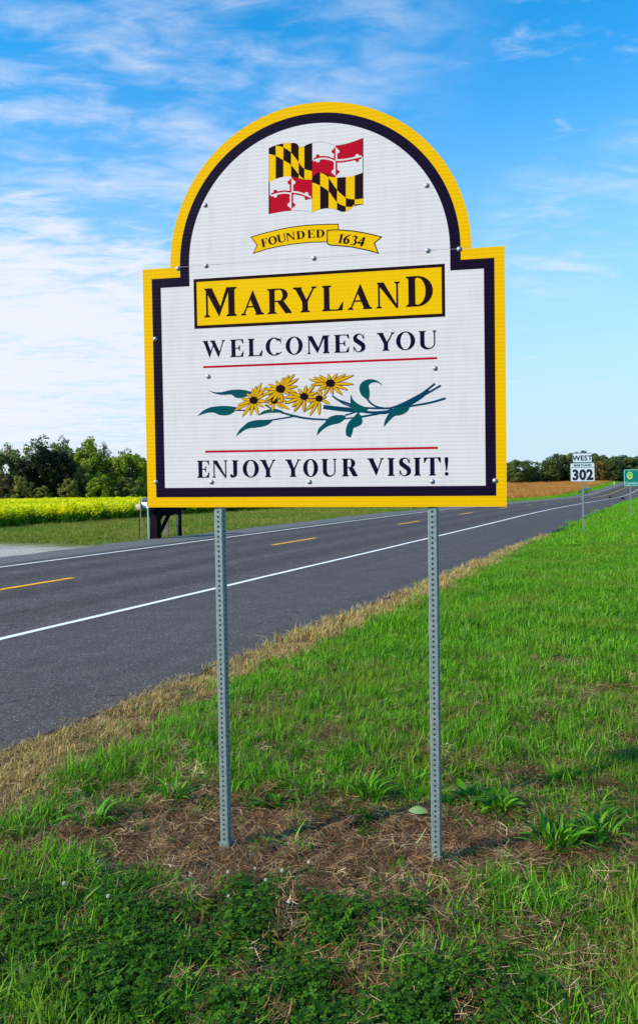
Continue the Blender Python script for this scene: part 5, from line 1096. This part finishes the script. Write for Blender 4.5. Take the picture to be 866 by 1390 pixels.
M['petal_white'] = simple('clover_blossom', (.70, .60, .48), .8, 0, .2, 60, 0); M['stemg'] = simple('green_stem', (.05, .14, .02), .7, 0, .2, 20, 0)
def blossom_mesh():
    b = MB(); g = random.Random(3)
    for i in range(44):
        zt = 1 - 1.75 * i / 43; a = i * 2.399; r = math.sqrt(max(0, 1 - zt * zt)); d = Vector((r * math.cos(a), r * math.sin(a), zt)); b.bar(d * .003, d * .0088 + Vector((0, 0, .001)), .0030, .0022, 4, .0012)
    return b
bl0 = None
GP = [(-1.17, 3.47, 'white clover blossom farthest left, alone among the clover'), (-.93, 3.31, 'white clover blossom low at the left, nearest the lower edge'), (-.73, 3.66, 'white clover blossom at the clover edge left of the left post'), (-.62, 3.56, 'white clover blossom just below the left post foot, left one of two'), (-.45, 3.57, 'white clover blossom right below the left post foot'), (-.42, 3.34, 'white clover blossom low in the clover under the left post'), (-.33, 3.62, 'upper white clover blossom right of the left post foot'), (-.27, 3.47, 'white clover blossom halfway down the clover right of the left post'), (-.20, 3.54, 'white clover blossom in the middle of the clover right of the left post'), (-.08, 3.67, 'white clover blossom at the edge of the soil between the posts'), (-.16, 3.30, 'white clover blossom low in the clover between the posts')]
for x, y, lb in GP:
    z = float(gz(np.array([x]), np.array([y]))[0]); h = rnd.uniform(.10, .13); t = empty('clover_blossom', (x, y, z), rnd.uniform(0, 6), label=lb, cat='flower', group='white clover blossoms')
    if bl0 is None: bl0 = blossom_mesh().build('flower_head', M['petal_white'], t); hd = bl0; st0 = MB().bar((0, 0, 0), (0, 0, 1), .0022, n=4).build('stem', M['stemg'], t); st = st0
    else:
        hd = bl0.copy(); C.objects.link(hd); hd.parent = t; st = st0.copy(); C.objects.link(st); st.parent = t
    hd.location = (0, 0, h); st.scale = (1, 1, h); s = rnd.uniform(.65, 1.05); hd.scale = (s, s, s)
M['stone'] = simple('chalky_stone', (.55, .52, .48), .9, 0, .25, 25, .5, .004)
def stone(x, y, r, fl, label, seed):
    g = random.Random(seed); V = []; n = 9
    for j in range(1, 5):
        for i in range(n): a = math.pi * j / 5; t = 2 * math.pi * i / n; q = r * (1 + g.uniform(-.18, .18)); V.append((q * math.sin(a) * math.cos(t) * 1.3, q * math.sin(a) * math.sin(t), q * math.cos(a) * fl))
    V += [(0, 0, r * fl), (0, 0, -r * fl)]; Fc = [(j * n + i, (j + 1) * n + i, (j + 1) * n + (i + 1) % n, j * n + (i + 1) % n) for j in range(3) for i in range(n)] + [(36, i, (i + 1) % n) for i in range(n)] + [(37, 27 + (i + 1) % n, 27 + i) for i in range(n)]
    o = mesh('stone', V, Fc, M['stone']); o.location = (x, y, float(gz(np.array([x]), np.array([y]))[0]) + r * fl * .5); o.rotation_euler = (0, 0, g.uniform(0, 6)); tag(o, label, 'stone')
stone(-.375, 3.97, .018, .6, 'pale chalky stone right of the left post foot', 1); stone(-.415, 3.96, .012, .7, 'small pale stone touching the left post foot', 2); stone(-.33, 3.975, .013, .45, 'flat pale stone chip farthest from the left post foot', 3)
stone(-.235, 3.86, .010, .7, 'tiny reddish pale stone in the soil near the left post', 4); stone(1.16, 3.86, .014, .7, 'pale stone on the straw left of the long leaved rosette', 5)
stone(-1.64, 5.85, .02, .5, 'light stone in the dry grass at the asphalt edge', 6)
# dry stalk lying in the straw
g = random.Random(8); b = MB()
for i in range(16):
    a = g.uniform(.3, 2.9); l = g.uniform(.06, .2); b.bar((0, 0, .012), (l * math.cos(a), l * math.sin(a) * .8, g.uniform(.01, .04)), .004, .0025, 4, .0012)
o = b.build('dry_stalk', M['straw_solid'] if 'straw_solid' in M else simple('pale_straw', (.5, .38, .22), .9, 0, .2, 30, 0)); o.location = (.24, 3.78, float(gz(np.array([.24]), np.array([3.78]))[0])); tag(o, 'pale dead stalk fanning out in the soil left of the right post', 'dead stalk')
